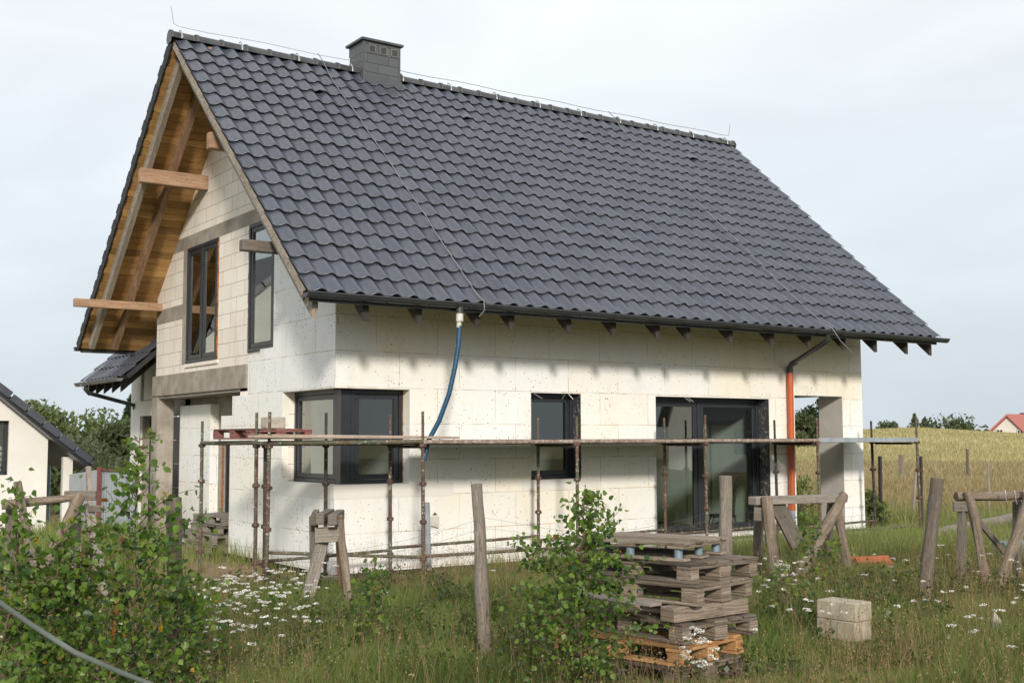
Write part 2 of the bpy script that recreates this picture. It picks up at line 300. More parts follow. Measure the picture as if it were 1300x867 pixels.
# ================================================================== THE HOUSE
XL, EAVE_Y, EAVE_Z, RY, RZ = 10.985, -1.346, 3.65, 3.8216, 8.307
K=(RZ-EAVE_Z)/(RY-EAVE_Y); TH=math.atan(K); SX0, SX1 = -1.07, 11.51
def roofz(y): return RZ-K*abs(y-RY)          # tile plane
house=thing('house','unfinished detached house with dark tiled gable roof and bare polystyrene clad walls','house',(5.5,3.8,0))
def clip_poly(pts, f):       # keep f(p)>=0
    out=[]
    for i,a in enumerate(pts):
        b=pts[(i+1)%len(pts)]; fa,fb=f(a),f(b)
        if fa>=0: out.append(a)
        if (fa>=0)!=(fb>=0):
            t=fa/(fa-fb); out.append((a[0]+t*(b[0]-a[0]),a[1]+t*(b[1]-a[1])))
    return out
def panel(mb, axis, pos, th, us, zs, keep, top=None, mat=0, rmat=1, edges=True):
    """wall in the plane axis=pos, thickness th behind it, kept cells of the grid us x zs; top(u) clips it"""
    P=(lambda u,z,d: (u,pos+d,z)) if axis=='y' else (lambda u,z,d: (pos+d,u,z))
    K_={}
    for i in range(len(us)-1):
        for j in range(len(zs)-1):
            a,b,c,d=us[i],us[i+1],zs[j],zs[j+1]; K_[i,j]=keep((a+b)/2,(c+d)/2)
            if not K_[i,j]: continue
            poly=[(a,c),(b,c),(b,d),(a,d)]
            if top: poly=clip_poly(poly,lambda q: top(q[0])-q[1])
            if len(poly)<3: continue
            mb.face([P(u,z,0) for u,z in poly],None,mat); mb.face([P(u,z,th) for u,z in poly[::-1]],None,mat)
    if not edges: return
    for i in range(len(us)-1):
        for j in range(len(zs)-1):
            if not K_[i,j]: continue
            a,b,c,d=us[i],us[i+1],zs[j],zs[j+1]
            for (p,q,k) in (((a,c),(a,d),(i-1,j)),((b,c),(b,d),(i+1,j)),((a,c),(b,c),(i,j-1)),((a,d),(b,d),(i,j+1))):
                if not K_.get(k,False):
                    if top and (min(p[1],q[1])>=min(top(p[0]),top(q[0]))-.001): continue
                    q2=(q[0],min(q[1],top(q[0]))) if top else q
                    mb.face([P(*p,0),P(*q2,0),P(*q2,th),P(*p,th)],None,rmat if k in K_ else mat)
soff=lambda y: roofz(y)-.175
# --- front wall, foam boards
def inr(u,z,a,b,c,d): return a<u<b and c<z<d
fw=MB()
xs=sorted({.1,.4,1.17,3.285,4.245,5.80,8.46,8.9,9.12,10.42,10.985}); zs=sorted({0,.2,1.19,2.50,2.51,2.58,3.2,4.7})
def keepf(u,z): return not (inr(u,z,-1,1.17,1.19,2.51) or inr(u,z,3.285,4.245,1.19,2.51) or inr(u,z,5.80,8.46,.2,2.50) or inr(u,z,9.12,10.42,-1,2.58))
panel(fw,'y',0,.36,xs,zs,keepf,None,0,1)
front=fw.build('front_wall',[MT['eps'],MT['eps']],house)
# --- gable foam skin
gw=MB()
gy=[0.0,1.73,2.1,2.6,3.07,3.7,3.77,4.17]; gz=[0,1.19,1.75,2.2,2.51,3.12,3.2,6.5]
def keepg(y,z):
    if y<1.73 and 1.19<z<2.51: return False
    if z>3.2: return y<2.1
    if z>3.12: return y<2.6
    if z>2.51: return y<3.07
    if z>2.2: return y<3.7
    if z>1.75: return y<4.17
    return y<3.77
panel(gw,'x',0,.1,gy,gz,keepg,lambda y: soff(y),0,0)
gw.build('gable_foam_skin',[MT['eps']],house)
# --- gable block wall
gb=MB(); yy=sorted({.1,1.73,2.28,3.3,3.62,4.66,6.17,RY,7.85}); zz=[.0,1.19,2.51,2.63,3.02,3.165,3.19,5.16,5.255,8.3]
def keepb(y,z):
    if 4.66<y<6.17 and 3.165<z<5.255: return False
    if 2.28<y<3.3 and 3.19<z<5.255: return False
    if y>3.62 and z<2.63: return False
    if y<1.73 and 1.19<z<2.51: return False
    return True
panel(gb,'x',.1,.26,yy,zz,keepb,lambda y: soff(y),0,0)
gb.build('gable_block_wall',[MT['aac']],house)
# concrete: ring beam, floor beam, stiffeners, column
cb=MB()
def strip(mb,y0,y1,z0,z1,x=.097,th=.1):
    poly=[(y0,z0),(y1,z0),(y1,z1),(y0,z1)]
    for sgn in (1,-1): poly=clip_poly(poly,lambda q: (RZ-.18+K*(q[0]-RY)*sgn)-q[1])
    if len(poly)>2:
        mb.face([(x,a,b) for a,b in poly],None)
        for i,(a,b) in enumerate(poly):
            c,d=poly[(i+1)%len(poly)]; mb.face([(x,a,b),(x,c,d),(x+th,c,d),(x+th,a,b)],None)
strip(cb,1.0,7.2,5.258,5.49)
cb.build('ring_beam',MT['concrete'],house)
cb=MB(); strip(cb,6.43,7.86,4.0,4.27); strip(cb,6.178,6.425,3.165,5.254,.098); cb.build('stiffening_beam',MT['concrete'],house)
cb=MB(); cb.box((.06,3.30,2.63),(.42,7.95,3.015)); cb.build('floor_beam',MT['concrete'],house,bev=.008)
cb=MB(); cb.box((.08,7.66,-.1),(.40,8.0,2.627)); cb.build('corner_column',MT['concrete'],house,bev=.008)
# wall part over window of the upper floor: pinkish mortar sill
sb=MB(); sb.box((.07,4.6,3.10),(.2,6.2,3.16)); sb.build('window_bedding',MT['aac'],house)
# --- other walls that close the shell
ow=MB()
ow.box((.4,7.55,2.65),(8.9,7.85,soff(7.85))); ow.box((.66,7.5,0),(8.9,7.78,2.65))
panel(ow,'x',8.62,.26,[.38,RY,7.5],[-.1,2.75,8.3],lambda u,z: True,lambda y: soff(y),0,0)
panel(ow,'x',10.985-.3,.298,[.372,RY,7.85],[2.62,3.4,8.3],lambda u,z: True,lambda y: soff(y),0,0)
ow.build('closing_wall',[MT['aac']],house)
il=MB(); il.box((8.50,.37,.19),(8.60,7.3,2.62)); il.build('interior_lining',MT['roomwall'],house)
tc=MB(); tc.box((8.9,.37,2.61),(10.98,7.85,2.68)); tc.box((8.9,7.5,2.2),(10.98,7.85,2.605)); tc.build('terrace_ceiling',MT['plaster'],house)
pl=MB(); pl.box((10.423,.364,-.1),(10.98,.56,2.605)); pl.box((10.417,.001,-.1),(10.419,.56,2.579)); pl.box((9.12,.001,2.574),(10.42,.36,2.577)); pl.build('terrace_pillar_render',MT['plaster'],house)
# plaster patch round the terrace opening
# --- recess beside the column: back wall, foam pilaster, glazed door, lintel, garage door of the wing
rw=MB()
panel(rw,'x',.66,.25,[3.5,5.0,5.75,7.9,10.35,11.0],[-.1,.06,2.15,2.3,3.1],lambda y,z: not((5.0<y<5.75 and .06<z<2.15) or (7.9<y<10.35 and z<2.3)),None,0,0)
rw.build('recess_wall',[MT['concrete']],house)
rp=MB(); rp.box((.50,6.0,-.1),(.659,7.6,2.45)); rp.build('foam_pilaster',MT['eps'],house)
rs=MB(); rs.box((.36,3.37,-.1),(.66,3.62,2.63)); rs.build('recess_return_wall',MT['aac'],house)
rf=MB(); rf.box((.1,3.3,2.585),(.66,7.66,2.629)); rf.box((.12,3.05,-.1),(.36,3.3,2.62)); rf.build('recess_ceiling',MT['concrete'],house)
# --- windows
def window(name, parent, axis, pos, u0,u1,z0,z1, mull=(), fw=.055, sash=.06, sill=None, label=None, foam=False, first='open'):
    """dark frame with one sash per light, set at plane pos (front face), glass inside"""
    m=MB(); P=(lambda u,z,d:(u,pos+d,z)) if axis=='y' else (lambda u,z,d:(pos+d,u,z))
    def bx(a,b,c,d,e,f): m.box(P(a,c,e),P(b,d,f))
    bx(u0,u1,z0,z0+fw,0,.08); bx(u0,u1,z1-fw,z1,0,.08); bx(u0,u0+fw,z0+fw,z1-fw,0,.08); bx(u1-fw,u1,z0+fw,z1-fw,0,.08)
    cuts=[u0+fw]+list(mull)+[u1-fw]; g=MB()
    for i,mu in enumerate(mull): bx(mu-.03,mu+.03,z0+fw,z1-fw,.003,.08)
    for i in range(len(cuts)-1):
        a=cuts[i]+(.03 if i else 0); b=cuts[i+1]-(.03 if i<len(cuts)-2 else 0); c=z0+fw; d=z1-fw
        a+=.004;b-=.004;c+=.004;d-=.004
        bx(a,b,c,c+sash,.018,.075); bx(a,b,d-sash,d,.018,.075); bx(a,a+sash,c+sash,d-sash,.018,.075); bx(b-sash,b,c+sash,d-sash,.018,.075)
        q=[P(a+sash-.005,c+sash-.005,.04),P(b-sash+.005,c+sash-.005,.04),P(b-sash+.005,d-sash+.005,.04),P(a+sash-.005,d-sash+.005,.04)]; g.face(q if axis=='y' else q[::-1])
    w=m.build(name,MT['frame'],parent,bev=.004); 
    g.build('pane',MT['glass'],w)
    if label: w['label']=label
    return w
window('window',house,'y',.19,3.285,4.245,1.19,2.51,(),.06,.07)
# corner window: two lights and a corner post
cw=MB()
g=MB()
x0=.19
def frame_xy(mb,axis,a,b,z0,z1,pos,w,d0,d1):
    P=(lambda u,z,d:(u,pos+d,z)) if axis=='y' else (lambda u,z,d:(pos+d,u,z))
    mb.box(P(a,z0,d0),P(b,z0+w,d1)); mb.box(P(a,z1-w,d0),P(b,z1,d1)); mb.box(P(a,z0+w,d0),P(a+w,z1-w,d1)); mb.box(P(b-w,z0+w,d0),P(b,z1-w,d1))
cw.box((.19,.19,1.19),(.34,.34,2.51))
frame_xy(cw,'y',.345,1.17,1.19,2.51,.19,.06,.003,.08); frame_xy(cw,'y',.41,1.105,1.255,2.445,.19,.07,.02,.075)
frame_xy(cw,'x',.345,1.73,1.19,2.51,.19,.06,.003,.08); frame_xy(cw,'x',.41,1.665,1.255,2.445,.19,.07,.02,.075)
g.face([(.475,.235,1.32),(1.04,.235,1.32),(1.04,.235,2.38),(.475,.235,2.38)]); g.face([(.235,.475,1.32),(.235,.475,2.38),(.235,1.60,2.38),(.235,1.60,1.32)])
w=cw.build('corner_window',MT['frame'],house,bev=.004); g.build('pane',MT['glass'],w)
# lintel cover over the corner window and foam reveals, plaster sills
rv=MB(); rv.box((.1,.362,2.513),(.36,1.73,2.6)); rv.box((.362,.1,2.513),(1.17,.36,2.6));
rv.box((.102,.102,2.513),(.36,.36,2.6)); rv.build('window_reveal',MT['eps'],house)
si=MB(); si.box((-.004,-.004,1.0),(1.9,0.004,1.187)); si.box((-.0045,.0,1.0),(.004,1.95,1.187)); si.box((-.0045,-.0045,1.187),(1.17,.19,1.194)); si.box((-.0045,.19,1.187),(.19,1.73,1.194))
si.build('sill_mortar',MT['white'],house); si=MB(); si.box((3.1,-.004,1.05),(4.6,.004,1.187)); si.box((3.285,-.0045,1.187),(4.245,.19,1.194)); si.build('sill_mortar',MT['white'],house)
ln=MB(); ln.box((4.2425,.001,1.195),(4.2405,.19,2.507)); ln.box((3.285,.001,2.5075),(4.243,.19,2.5055)); ln.build('reveal_coating',MT['lining'],house)
ln=MB(); ln.box((8.4575,.001,.2),(8.4555,.24,2.497)); ln.box((5.80,.001,2.4975),(8.46,.24,2.4955)); ln.build('reveal_coating',MT['lining'],house)
# patio door
pd=window('patio_door',house,'y',.24,5.80,8.46,.2,2.495,(7.0,),.06,.085)
# loose anchors hanging from the lintels
for x,dx in ((3.35,.13),(3.95,-.1),(4.02,.05),(6.45,.1),(6.52,.1)):
    an=MB(); an.tube([(x,.02,2.50),(x+dx,-.03,2.42)],.006,5); an.build('wall_anchor',MT['silver'],house)
# gable windows
window('window',house,'x',.075,4.665,6.165,3.17,5.25,(5.42,),.06,.075)
window('window',house,'x',.075,2.285,3.295,3.195,5.25,(),.06,.075)
for (y,z0,z1) in ((6.168,3.17,5.25),(4.66,3.17,5.25),(3.3,3.2,5.25)):
    n=26; fo=MB()
    for i in range(n):
        z=z0+(z1-z0)*(i+.5)/n; w=random.uniform(.008,.026)
        fo.box((.085+random.uniform(-.01,.008),y-w/2,z-(z1-z0)/n*.6),(.12,y+w/2,z+(z1-z0)/n*.6))
    fo.build('foam_seam',MT['foam'],house)
fo=MB()
for z in np.arange(1.22,2.5,.07): fo.box((1.160,.185+random.uniform(-.006,.004),z),(1.172,.2,z+.074))
fo.build('foam_seam',MT['foam'],house); fo=MB()
for z in np.arange(.1,2.0,.07): fo.box((.64,5.745,z),(.67,5.765+random.uniform(0,.02),z+.074))
fo.build('foam_seam',MT['foam'],house)
dr=window('glazed_door',house,'x',.70,5.0,5.75,.06,2.15,(),.06,.08)
gd=MB()
for k in range(5): gd.box((.80,7.9,-.05+k*.465),(.84,10.35,-.05+k*.465+.455))
gd.build('garage_door',MT['frame'],house,bev=.01)
# interior
it=MB(); it.box((.37,.37,.08),(8.6,7.5,.19)); it.box((.37,.37,2.62),(8.6,7.5,2.75)); it.build('floor_slab',MT['screed'],house)
ip=MB(); ip.box((1.95,.37,.19),(2.07,7.5,2.62)); ip.box((5.0,.37,.19),(5.12,7.5,2.62)); ip.box((5.12,4.3,.19),(6.6,4.42,2.62)); ip.box((.67,5.9,.19),(1.95,6.0,2.62)); ip.box((7.5,2.6,.19),(7.62,7.4,2.62)); ip.box((5.12,7.3,.19),(8.6,7.42,2.62)); ip.box((.37,3.9,2.76),(8.6,4.02,5.5)); ip.build('partition_wall',MT['roomwall'],house)
# plinth
fd=MB(); fd.box((.03,.03,-.3),(10.9,.3,-.002)); fd.box((.03,.3,-.3),(.3,3.7,-.002)); fd.build('plinth',MT['dark'],house)
# ------------------------------------------------------------------ roof
def tile_slope(sgn, x0, x1, ncol, nrow, eave, K_, ridge_dist, vents=(), axis='y', gap=None):
    """sgn +1: front slope rising towards +axis"""
    th=math.atan(K_); cs,sn=math.cos(th),math.sin(th); w=(x1-x0)/ncol; g=ridge_dist/nrow
    T=np.append(np.linspace(0,1,14),1.045); H=.050*(.5+.5*np.cos(2*np.pi*(T-.74)))**1.25-.004; H[-1]-=.004
    Sx=np.array([.000,.000,.004,.014,.10,.5*g+.0,g+.03]); 
    base=[];F=[];U=[];nn=0
    r=random.Random(5)
    for i in range(ncol):
        for j in range(nrow):
            dz=r.uniform(-.0025,.0035); ds=r.uniform(-.004,.004); dx=r.uniform(-.0015,.0015); tilt=r.uniform(-.003,.003)
            v=(i,j) in vents
            L=g+.03
            for k,s in enumerate(Sx):
                off=[-.015,-.006,-.0015,0,0,0,0][k]
                lift=.038*(1-s/L)+.003
                h=H+off+lift+dz+tilt*(T-.5)
                hh=h.copy()
                if v:
                    hood=np.exp(-((T-.33)/.22)**2)*.055*max(0,1-s/(.75*g)); hh=h+hood
                    if k<1: hh=h+hood*1.0
                sj=j*g+s+ds+(-.006*(H>.01) if k<4 else 0)
                X=x0+(i+T)*w+dx
                base.append(np.stack([X,np.broadcast_to(sj,X.shape),hh],1))
            nt=len(T)
            for a in range(len(Sx)-1):
                for b in range(nt-1):
                    q=nn+a*nt+b; F.append((q,q+1,q+nt+1,q+nt) if sgn>0 else (q,q+nt,q+nt+1,q+1))
                    U.append((i+T[b]*.93+.01,j+min(Sx[a]/L,1)*.96+.01,i+T[b+1]*.93+.01,j+Sx[a+1]/L*.96+.01))
            nn+=nt*len(Sx)
    A=np.concatenate(base); X,s,h=A[:,0],A[:,1],A[:,2]
    Y=s*cs-h*sn; Z=s*sn+h*cs
    if axis=='y': co=np.stack([X,eave[0]+sgn*Y,eave[1]+Z],1)
    else: co=np.stack([eave[0]+sgn*Y,X,eave[1]+Z],1)
    F=np.array(F); U=np.array(U)
    uv=np.zeros((len(F),4,2),np.float32)
    if sgn>0: uv[:,0]=U[:,[0,1]];uv[:,1]=U[:,[2,1]];uv[:,2]=U[:,[2,3]];uv[:,3]=U[:,[0,3]]
    else: uv[:,0]=U[:,[0,1]];uv[:,1]=U[:,[0,3]];uv[:,2]=U[:,[2,3]];uv[:,3]=U[:,[2,1]]
    return co,F,uv
RD=math.hypot(RY-EAVE_Y,RZ-EAVE_Z)
def roof_mesh(name, slopes, parent):
    cs=[];fs=[];us=[];n=0
    for co,F,uv in slopes: cs.append(co);fs.append(F+n);us.append(uv);n+=len(co)
    co=np.concatenate(cs);F=np.concatenate(fs);uv=np.concatenate(us)
    o=npmesh(name,co,F.ravel(),np.full(len(F),4,np.int32),MT['tile'],None,None,parent,smooth=True)
    ul=o.data.uv_layers.new(name='UVMap'); ul.data.foreach_set('uv',uv.reshape(-1,2).ravel())
    return o
vents={(8,16),(19,16),(29,16),(40,16)}
rt=roof_mesh('roof_tiles',[tile_slope(1,SX0,SX1,48,19,(EAVE_Y,EAVE_Z-.045),K,RD-.06,vents),tile_slope(-1,SX0,SX1,48,19,(2*RY-EAVE_Y,EAVE_Z-.045),K,RD-.06)],house)
# under-roof deck: battens seen as a dark edge + golden soffit boards
def slope_box(mb, sgn, x0,x1, y0,y1, d0,d1, mat=0):
    """slab parallel to the roof between eave-side y0 and ridge-side y1 (front-slope numbers), depth d0..d1 below the tile plane"""
    n=Vector((0,-math.sin(TH),math.cos(TH)))
    def P(x,y,d):
        z=EAVE_Z+K*(y-EAVE_Y); q=Vector((x,y,z))-n*d
        if sgn<0: q.y=2*RY-q.y
        return q
    c=[P(x,y,d) for x in (x0,x1) for y in (y0,y1) for d in (d1,d0)]
    L=Vector((0,0,0)); o=random.random()*5
    q=[(0,1,3,2),(4,6,7,5),(0,4,5,1),(2,3,7,6),(0,2,6,4),(1,5,7,3)]
    lengthx=(x1-x0)>abs(y1-y0)*1.3
    uvs=[]
    for f in q: uvs.append([((c[k].x if lengthx else c[k].y*1.35)+o,(c[k].y*1.35 if lengthx else c[k].x)+c[k].z*.2+o) for k in f])
    mb.add(c,q,uvs,mat)
db=MB()
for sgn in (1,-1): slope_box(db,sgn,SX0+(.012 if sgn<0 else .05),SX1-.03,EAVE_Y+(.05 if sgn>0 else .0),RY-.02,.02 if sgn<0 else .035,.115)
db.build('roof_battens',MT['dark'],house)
vt=MB(); g_=(RD-.06)/19
for j in range(19):
    y0=EAVE_Y+(j*g_-.01)*math.cos(TH); y1=EAVE_Y+((j+1)*g_-.012)*math.cos(TH); ym=y0+(y1-y0)*.55; slope_box(vt,-1,SX0-.022+random.uniform(-.003,.003),SX0+.012,y0,ym,-.045,.150+random.uniform(0,.012)); slope_box(vt,-1,SX0-.016+random.uniform(-.003,.003),SX0+.012,ym+.002,y1,-.026,.140)
vto=vt.build('verge_tiles',MT['dark'],house)
sf=MB(); ny=46
for sgn in (1,-1):
    for k in range(ny):
        a=EAVE_Y+.03+(RY-EAVE_Y-.05)*k/ny; b=EAVE_Y+.03+(RY-EAVE_Y-.05)*(k+1)/ny-.006
        slope_box(sf,sgn,SX0+(.046 if sgn>0 else .02),SX1-.03,a,b,.118+random.uniform(0,.003),.14)
sf.build('soffit_boards',MT['soffit'],house)
vb=MB(); slope_box(vb,1,SX0+.012,SX0+.043,EAVE_Y+.05,RY,.06,.15); vb.build('verge_board',MT['pale'],house)
for X in (-.97,-.46,11.30):
    for sgn in (1,-1):
        r=MB(); X_=X; X=(-.90 if X<-.9 else X); slope_box(r,sgn,X-.04 if X<0 else X-.05,X+.05,EAVE_Y+.16,RY-.0,.138,.33); r.build('verge_rafter',MT['pale'] if X<-.8 else MT['beam'],house); X=X_
# stained rafter tails under the front eave (plumb cut)
tails=[-.92,-.21,.58,1.5,2.06,3.06,3.89,4.75,5.38,6.3,7.24,8.14,9.02,9.85,10.71,11.40]
for X in tails:
    t=MB(); zt=roofz(-1.2)-.19; h=.25
    a=(-1.2,zt); b=(-1.2,3.31); c=(.0,3.31+1.2*K); d=(.0,zt+1.2*K)
    L=[(X,*p) for p in (a,b,c,d)]; R_=[(X+.085,*p) for p in (a,b,c,d)]
    uvf=lambda pts:[(p[1]*1.3,p[2]+p[0]) for p in pts]
    t.face(L,uvf(L)); t.face(R_[::-1],uvf(R_[::-1]))
    for i in range(4):
        q=[L[i],L[(i+1)%4],R_[(i+1)%4],R_[i]]; t.face(q[::-1],[(p[1]+p[2],p[0]) for p in q[::-1]])
    t.build('rafter_tail',MT['pale'] if X<-.9 else MT['tail'],house)
bt=MB()
for X in (-.97,-.46): pass
# purlin ends
for (y,z0,z1,xe,w,mt) in ((7.6,4.24,4.39,-1.52,.12,'beam'),(5.3,6.17,6.42,-1.09,.14,'beam'),(.17,4.30,4.45,-1.31,.13,'greyd'),(2.38,6.17,6.42,-.97,.14,'beam')):
    b=MB(); b.box((xe,y-w/2,z0),(.3,y+w/2,z1)); b.build('purlin',MT[mt],house,bev=.01)
b=MB(); b.box((8.9,.15-.07,4.30),(11.2,.15+.07,4.45)); b.build('purlin',MT['greyd'],house)
# ridge caps, clips, lightning wire
rc=MB(); n=30; x=SX0-.05; step=(SX1-SX0+.1)/n
for i in range(n):
    a=SX0-.05+i*step; b=a+step+.03
    prof=[]
    for k in range(9):
        t=math.pi*k/8; prof.append((math.cos(t),math.sin(t)))
    ra,rb=.125,.112
    vs=[];zc=RZ-.055
    for (xx,rr,dz) in ((a,ra-.012,0),(a,ra,0),(a+.05,ra,0),(a+.055,ra-.012,0),(b,rb-.006,0)):
        vs+=[(xx,RY+rr*c,zc+rr*1.15*s_) for c,s_ in prof]
    fs=[(r*9+k,r*9+k+1,(r+1)*9+k+1,(r+1)*9+k) for r in range(4) for k in range(8)]
    rc.add(vs,fs,[[(0,0)]*4]*len(fs),0,True)
for xx,s_ in ((SX0-.05,1),(SX1+.05,-1)):
    rc.face([(xx,RY+.125*math.cos(math.pi*k/8),RZ-.055+.144*math.sin(math.pi*k/8)) for k in range(9)]+[(xx,RY-.10,RZ-.13),(xx,RY+.10,RZ-.13)],None)
ridge=rc.build('ridge_caps',MT['ridge'],house)
cx0,cx1,cy0,cy1=2.24,2.98,3.55,4.10
hold=[SX0+.12+i*1.02 for i in range(13)]
wires=MB(); WZ=RZ+.185
for X in hold:
    if cx0-.1<X<cx1+.1: continue
    h=MB(); h.tube([(X,RY,RZ+.07),(X,RY,WZ+.03)],.007,5); h.box((X-.014,RY-.135,RZ-.06),(X+.014,RY-.125,RZ+.0)); h.tube([(X,RY-.133,RZ-.06),(X,RY-.118,RZ+.03),(X,RY-.05,RZ+.095),(X,RY,RZ+.098)],.013,5); h.build('wire_holder',MT['wire'],house)
wires.tube([(SX0-.03,RY,WZ+.30),(SX0+.02,RY,WZ+.02)]+[(x,RY,WZ+.012*math.sin(x*3.1)-.012) for x in np.arange(SX0+.1,cx0,.5)]+[(cx0-.02,RY,WZ+.01)],.0045,5)
wires.tube([(cx1+.02,RY,WZ)]+[(x,RY,WZ+.012*math.sin(x*3.1)-.012) for x in np.arange(cx1+.3,SX1-.05,.5)]+[(SX1-.05,RY,WZ),(SX1-.0,RY,WZ+.28)],.006,5)
def down(xt,xb,tail):
    pts=[(xt,RY,WZ),(xt+.01,RY-.16,RZ+.03)]
    for k in range(1,14):
        t=k/14; y=RY-.15-(RY-.15-EAVE_Y)*t; bow=math.sin(t*math.pi)
        pts.append((xt+(xb-xt)*t**1.5+.012*math.sin(k*2.1),y,roofz(y)+.075+.05*bow))
    return pts+tail
wires.tube(down(1.50,1.43,[(1.43,EAVE_Y-.03,3.72),(1.43,EAVE_Y-.17,3.64),(1.44,EAVE_Y-.17,3.52),(1.40,EAVE_Y-.1,3.44)]),.0075,5)
wires.tube(down(8.02,8.30,[(8.33,EAVE_Y-.03,3.72),(8.36,EAVE_Y-.2,3.62),(8.50,EAVE_Y-.24,3.42),(8.82,EAVE_Y-.2,3.26),(8.86,EAVE_Y-.2,3.22)]),.0085,5)
wires.build('lightning_wire',MT['roofwire'],house)
# chimney
ch=MB(); ch.box((cx0,cy0,7.85),(cx1,cy1,8.80)); chim=ch.build('chimney',MT['clad'],house,bev=.004)
cc=MB(); cc.box((cx0-.05,cy0-.05,8.80),(cx1+.05,cy1+.05,8.845)); cc.build('chimney_cap',MT['ridge'],chim,bev=.006)
cf=MB(); cf.box((cx0-.02,cy0-.035,7.9),(cx1+.02,cy0,8.17)); 
for xx in (cx0-.004,cx1-.03): cf.box((xx,cy0-.006,8.17),(xx+.034,cy0,8.79))
cf.build('chimney_flashing',MT['chim'],chim)
for k in range(3):
    X=cx0+.10+k*.225; v=MB(); v.box((X,cy0-.012,8.60),(X+.15,cy0-.002,8.745)); vv=v.build('vent_grille',MT['gutter_l'],chim)
    s2=MB()
    for q in range(7): s2.box((X+.022,cy0-.016,8.622+q*.016),(X+.128,cy0-.0125,8.630+q*.016))
    s2.build('louvre',MT['dark'],vv)
# gutters
def gutter(mb, A, B, r=.068):
    A=Vector(A);B=Vector(B);t=(B-A).normalized(); s_=t.cross(Vector((0,0,1)))
    prof=[(math.cos(a)*r,math.sin(a)*r) for a in np.linspace(math.pi,2*math.pi,9)]
    prof=[(-r-.012,-.006),(-r-.010,.010)]+[(x_,z_) for x_,z_ in prof]+[(r+.010,.010),(r+.012,-.006)]
    inn=[(x_*.94,z_*.94+.001) for x_,z_ in prof]
    for P_ in (prof,inn):
        vs=[tuple(p+s_*a+Vector((0,0,b))) for p in (A,B) for a,b in P_]; n=len(P_)
        mb.add(vs,[(k,k+1,n+k+1,n+k) for k in range(n-1)],[[(0,0)]*4]*(n-1),0,True)
    for p,d in ((A,-1),(B,1)): mb.face([tuple(p+s_*a+Vector((0,0,b))) for a,b in prof][::d],None)
    L=(B-A).length; k=.5
    while k<L:
        p=A+t*k; mb.tube([p+s_*a*1.06+Vector((0,0,b*1.06)) for a,b in prof[1:-1]],.006,4); k+=.62
g=MB(); gutter(g,(SX0-.04,EAVE_Y-.075,3.60),(SX1+.12,EAVE_Y-.075,3.60)); g.build('gutter',MT['gutter'],house)
g=MB(); gutter(g,(SX0-.04,2*RY-EAVE_Y+.075,3.60),(SX1+.1,2*RY-EAVE_Y+.075,3.60)); g.build('gutter',MT['gutter'],house)
fa=MB(); fa.box((SX0+.05,EAVE_Y+.015,3.50),(SX1-.05,EAVE_Y+.04,3.62)); fa.build('eaves_flashing',MT['gutter'],house); fa=MB(); fa.box((SX0+.05,2*RY-EAVE_Y-.04,3.50),(SX1-.05,2*RY-EAVE_Y-.015,3.62)); fa.build('eaves_flashing',MT['gutter'],house)
# orange downpipe with dark swan neck
dp=MB(); dp.tube([(8.92,-.09,3.02),(8.92,-.09,2.2),(8.905,-.09,.62)],.055,14); dp.tube([(8.905,-.09,.64),(8.905,-.09,.54)],.061,14); dpo=dp.build('downpipe',MT['orange'],house)
d2=MB(); d2.tube([(8.905,-.09,.56),(8.90,-.09,-.1)],.055,14); d2.build('downpipe_foot',MT['pvcg'],dpo)
d3=MB(); d3.tube([(8.40,EAVE_Y-.06,3.56),(8.40,EAVE_Y-.05,3.44),(8.44,EAVE_Y+.1,3.38),(8.86,-.25,3.15),(8.915,-.11,3.10),(8.92,-.09,3.0)],.043,12); d3.tube([(8.92,-.09,3.09),(8.92,-.09,2.97)],.058,12); d3.tube([(8.85,-.29,3.155),(8.90,-.15,3.12)],.052,12); d3.build('downpipe_bend',MT['gutter'],dpo)
# gutter outlet with the blue hose
d4=MB(); d4.tube([(1.11,EAVE_Y-.07,3.57),(1.11,EAVE_Y-.07,3.46)],.05,12); d4.build('gutter_outlet',MT['gutter'],house)
hs=thing('drain_hose','blue ribbed hose hanging from the front gutter down to the scaffold','hose',(1.11,-1.4,3.5))
h=MB(); h.tube([(1.11,-1.416,3.47),(1.11,-1.416,3.36)],.05,12); h.tube([(1.11,-1.41,3.37),(1.105,-1.405,3.28)],.033,12); h.build('white_connector',MT['whitepl'],hs)
h=MB(); pts=[(1.11,-1.41,3.30),(1.10,-1.405,3.05),(1.06,-1.38,2.75),(1.00,-1.33,2.40),(.91,-1.23,2.05),(.80,-1.13,1.78),(.76,-1.10,1.52)]
fine=[]; rr=[]
for i in range(len(pts)-1):
    a,b=Vector(pts[i]),Vector(pts[i+1]); k=max(2,int((b-a).length/.008))
    for q in range(k): fine.append(a.lerp(b,q/k)); rr.append(.033+.0022*math.sin(len(fine)*1.6))
h.tube(fine,rr,10); h.build('hose',MT['blue'],hs)
gp=MB(); gp.tube([(.90,-.93,.97),(.935,-.905,.4),(.96,-.89,.0)],.042,12); tag(gp.build('drain_pipe',MT['pvcg'],None,loc=(.96,-.89,0)),'grey plastic pipe standing on end against the scaffold below the blue hose','pipe')
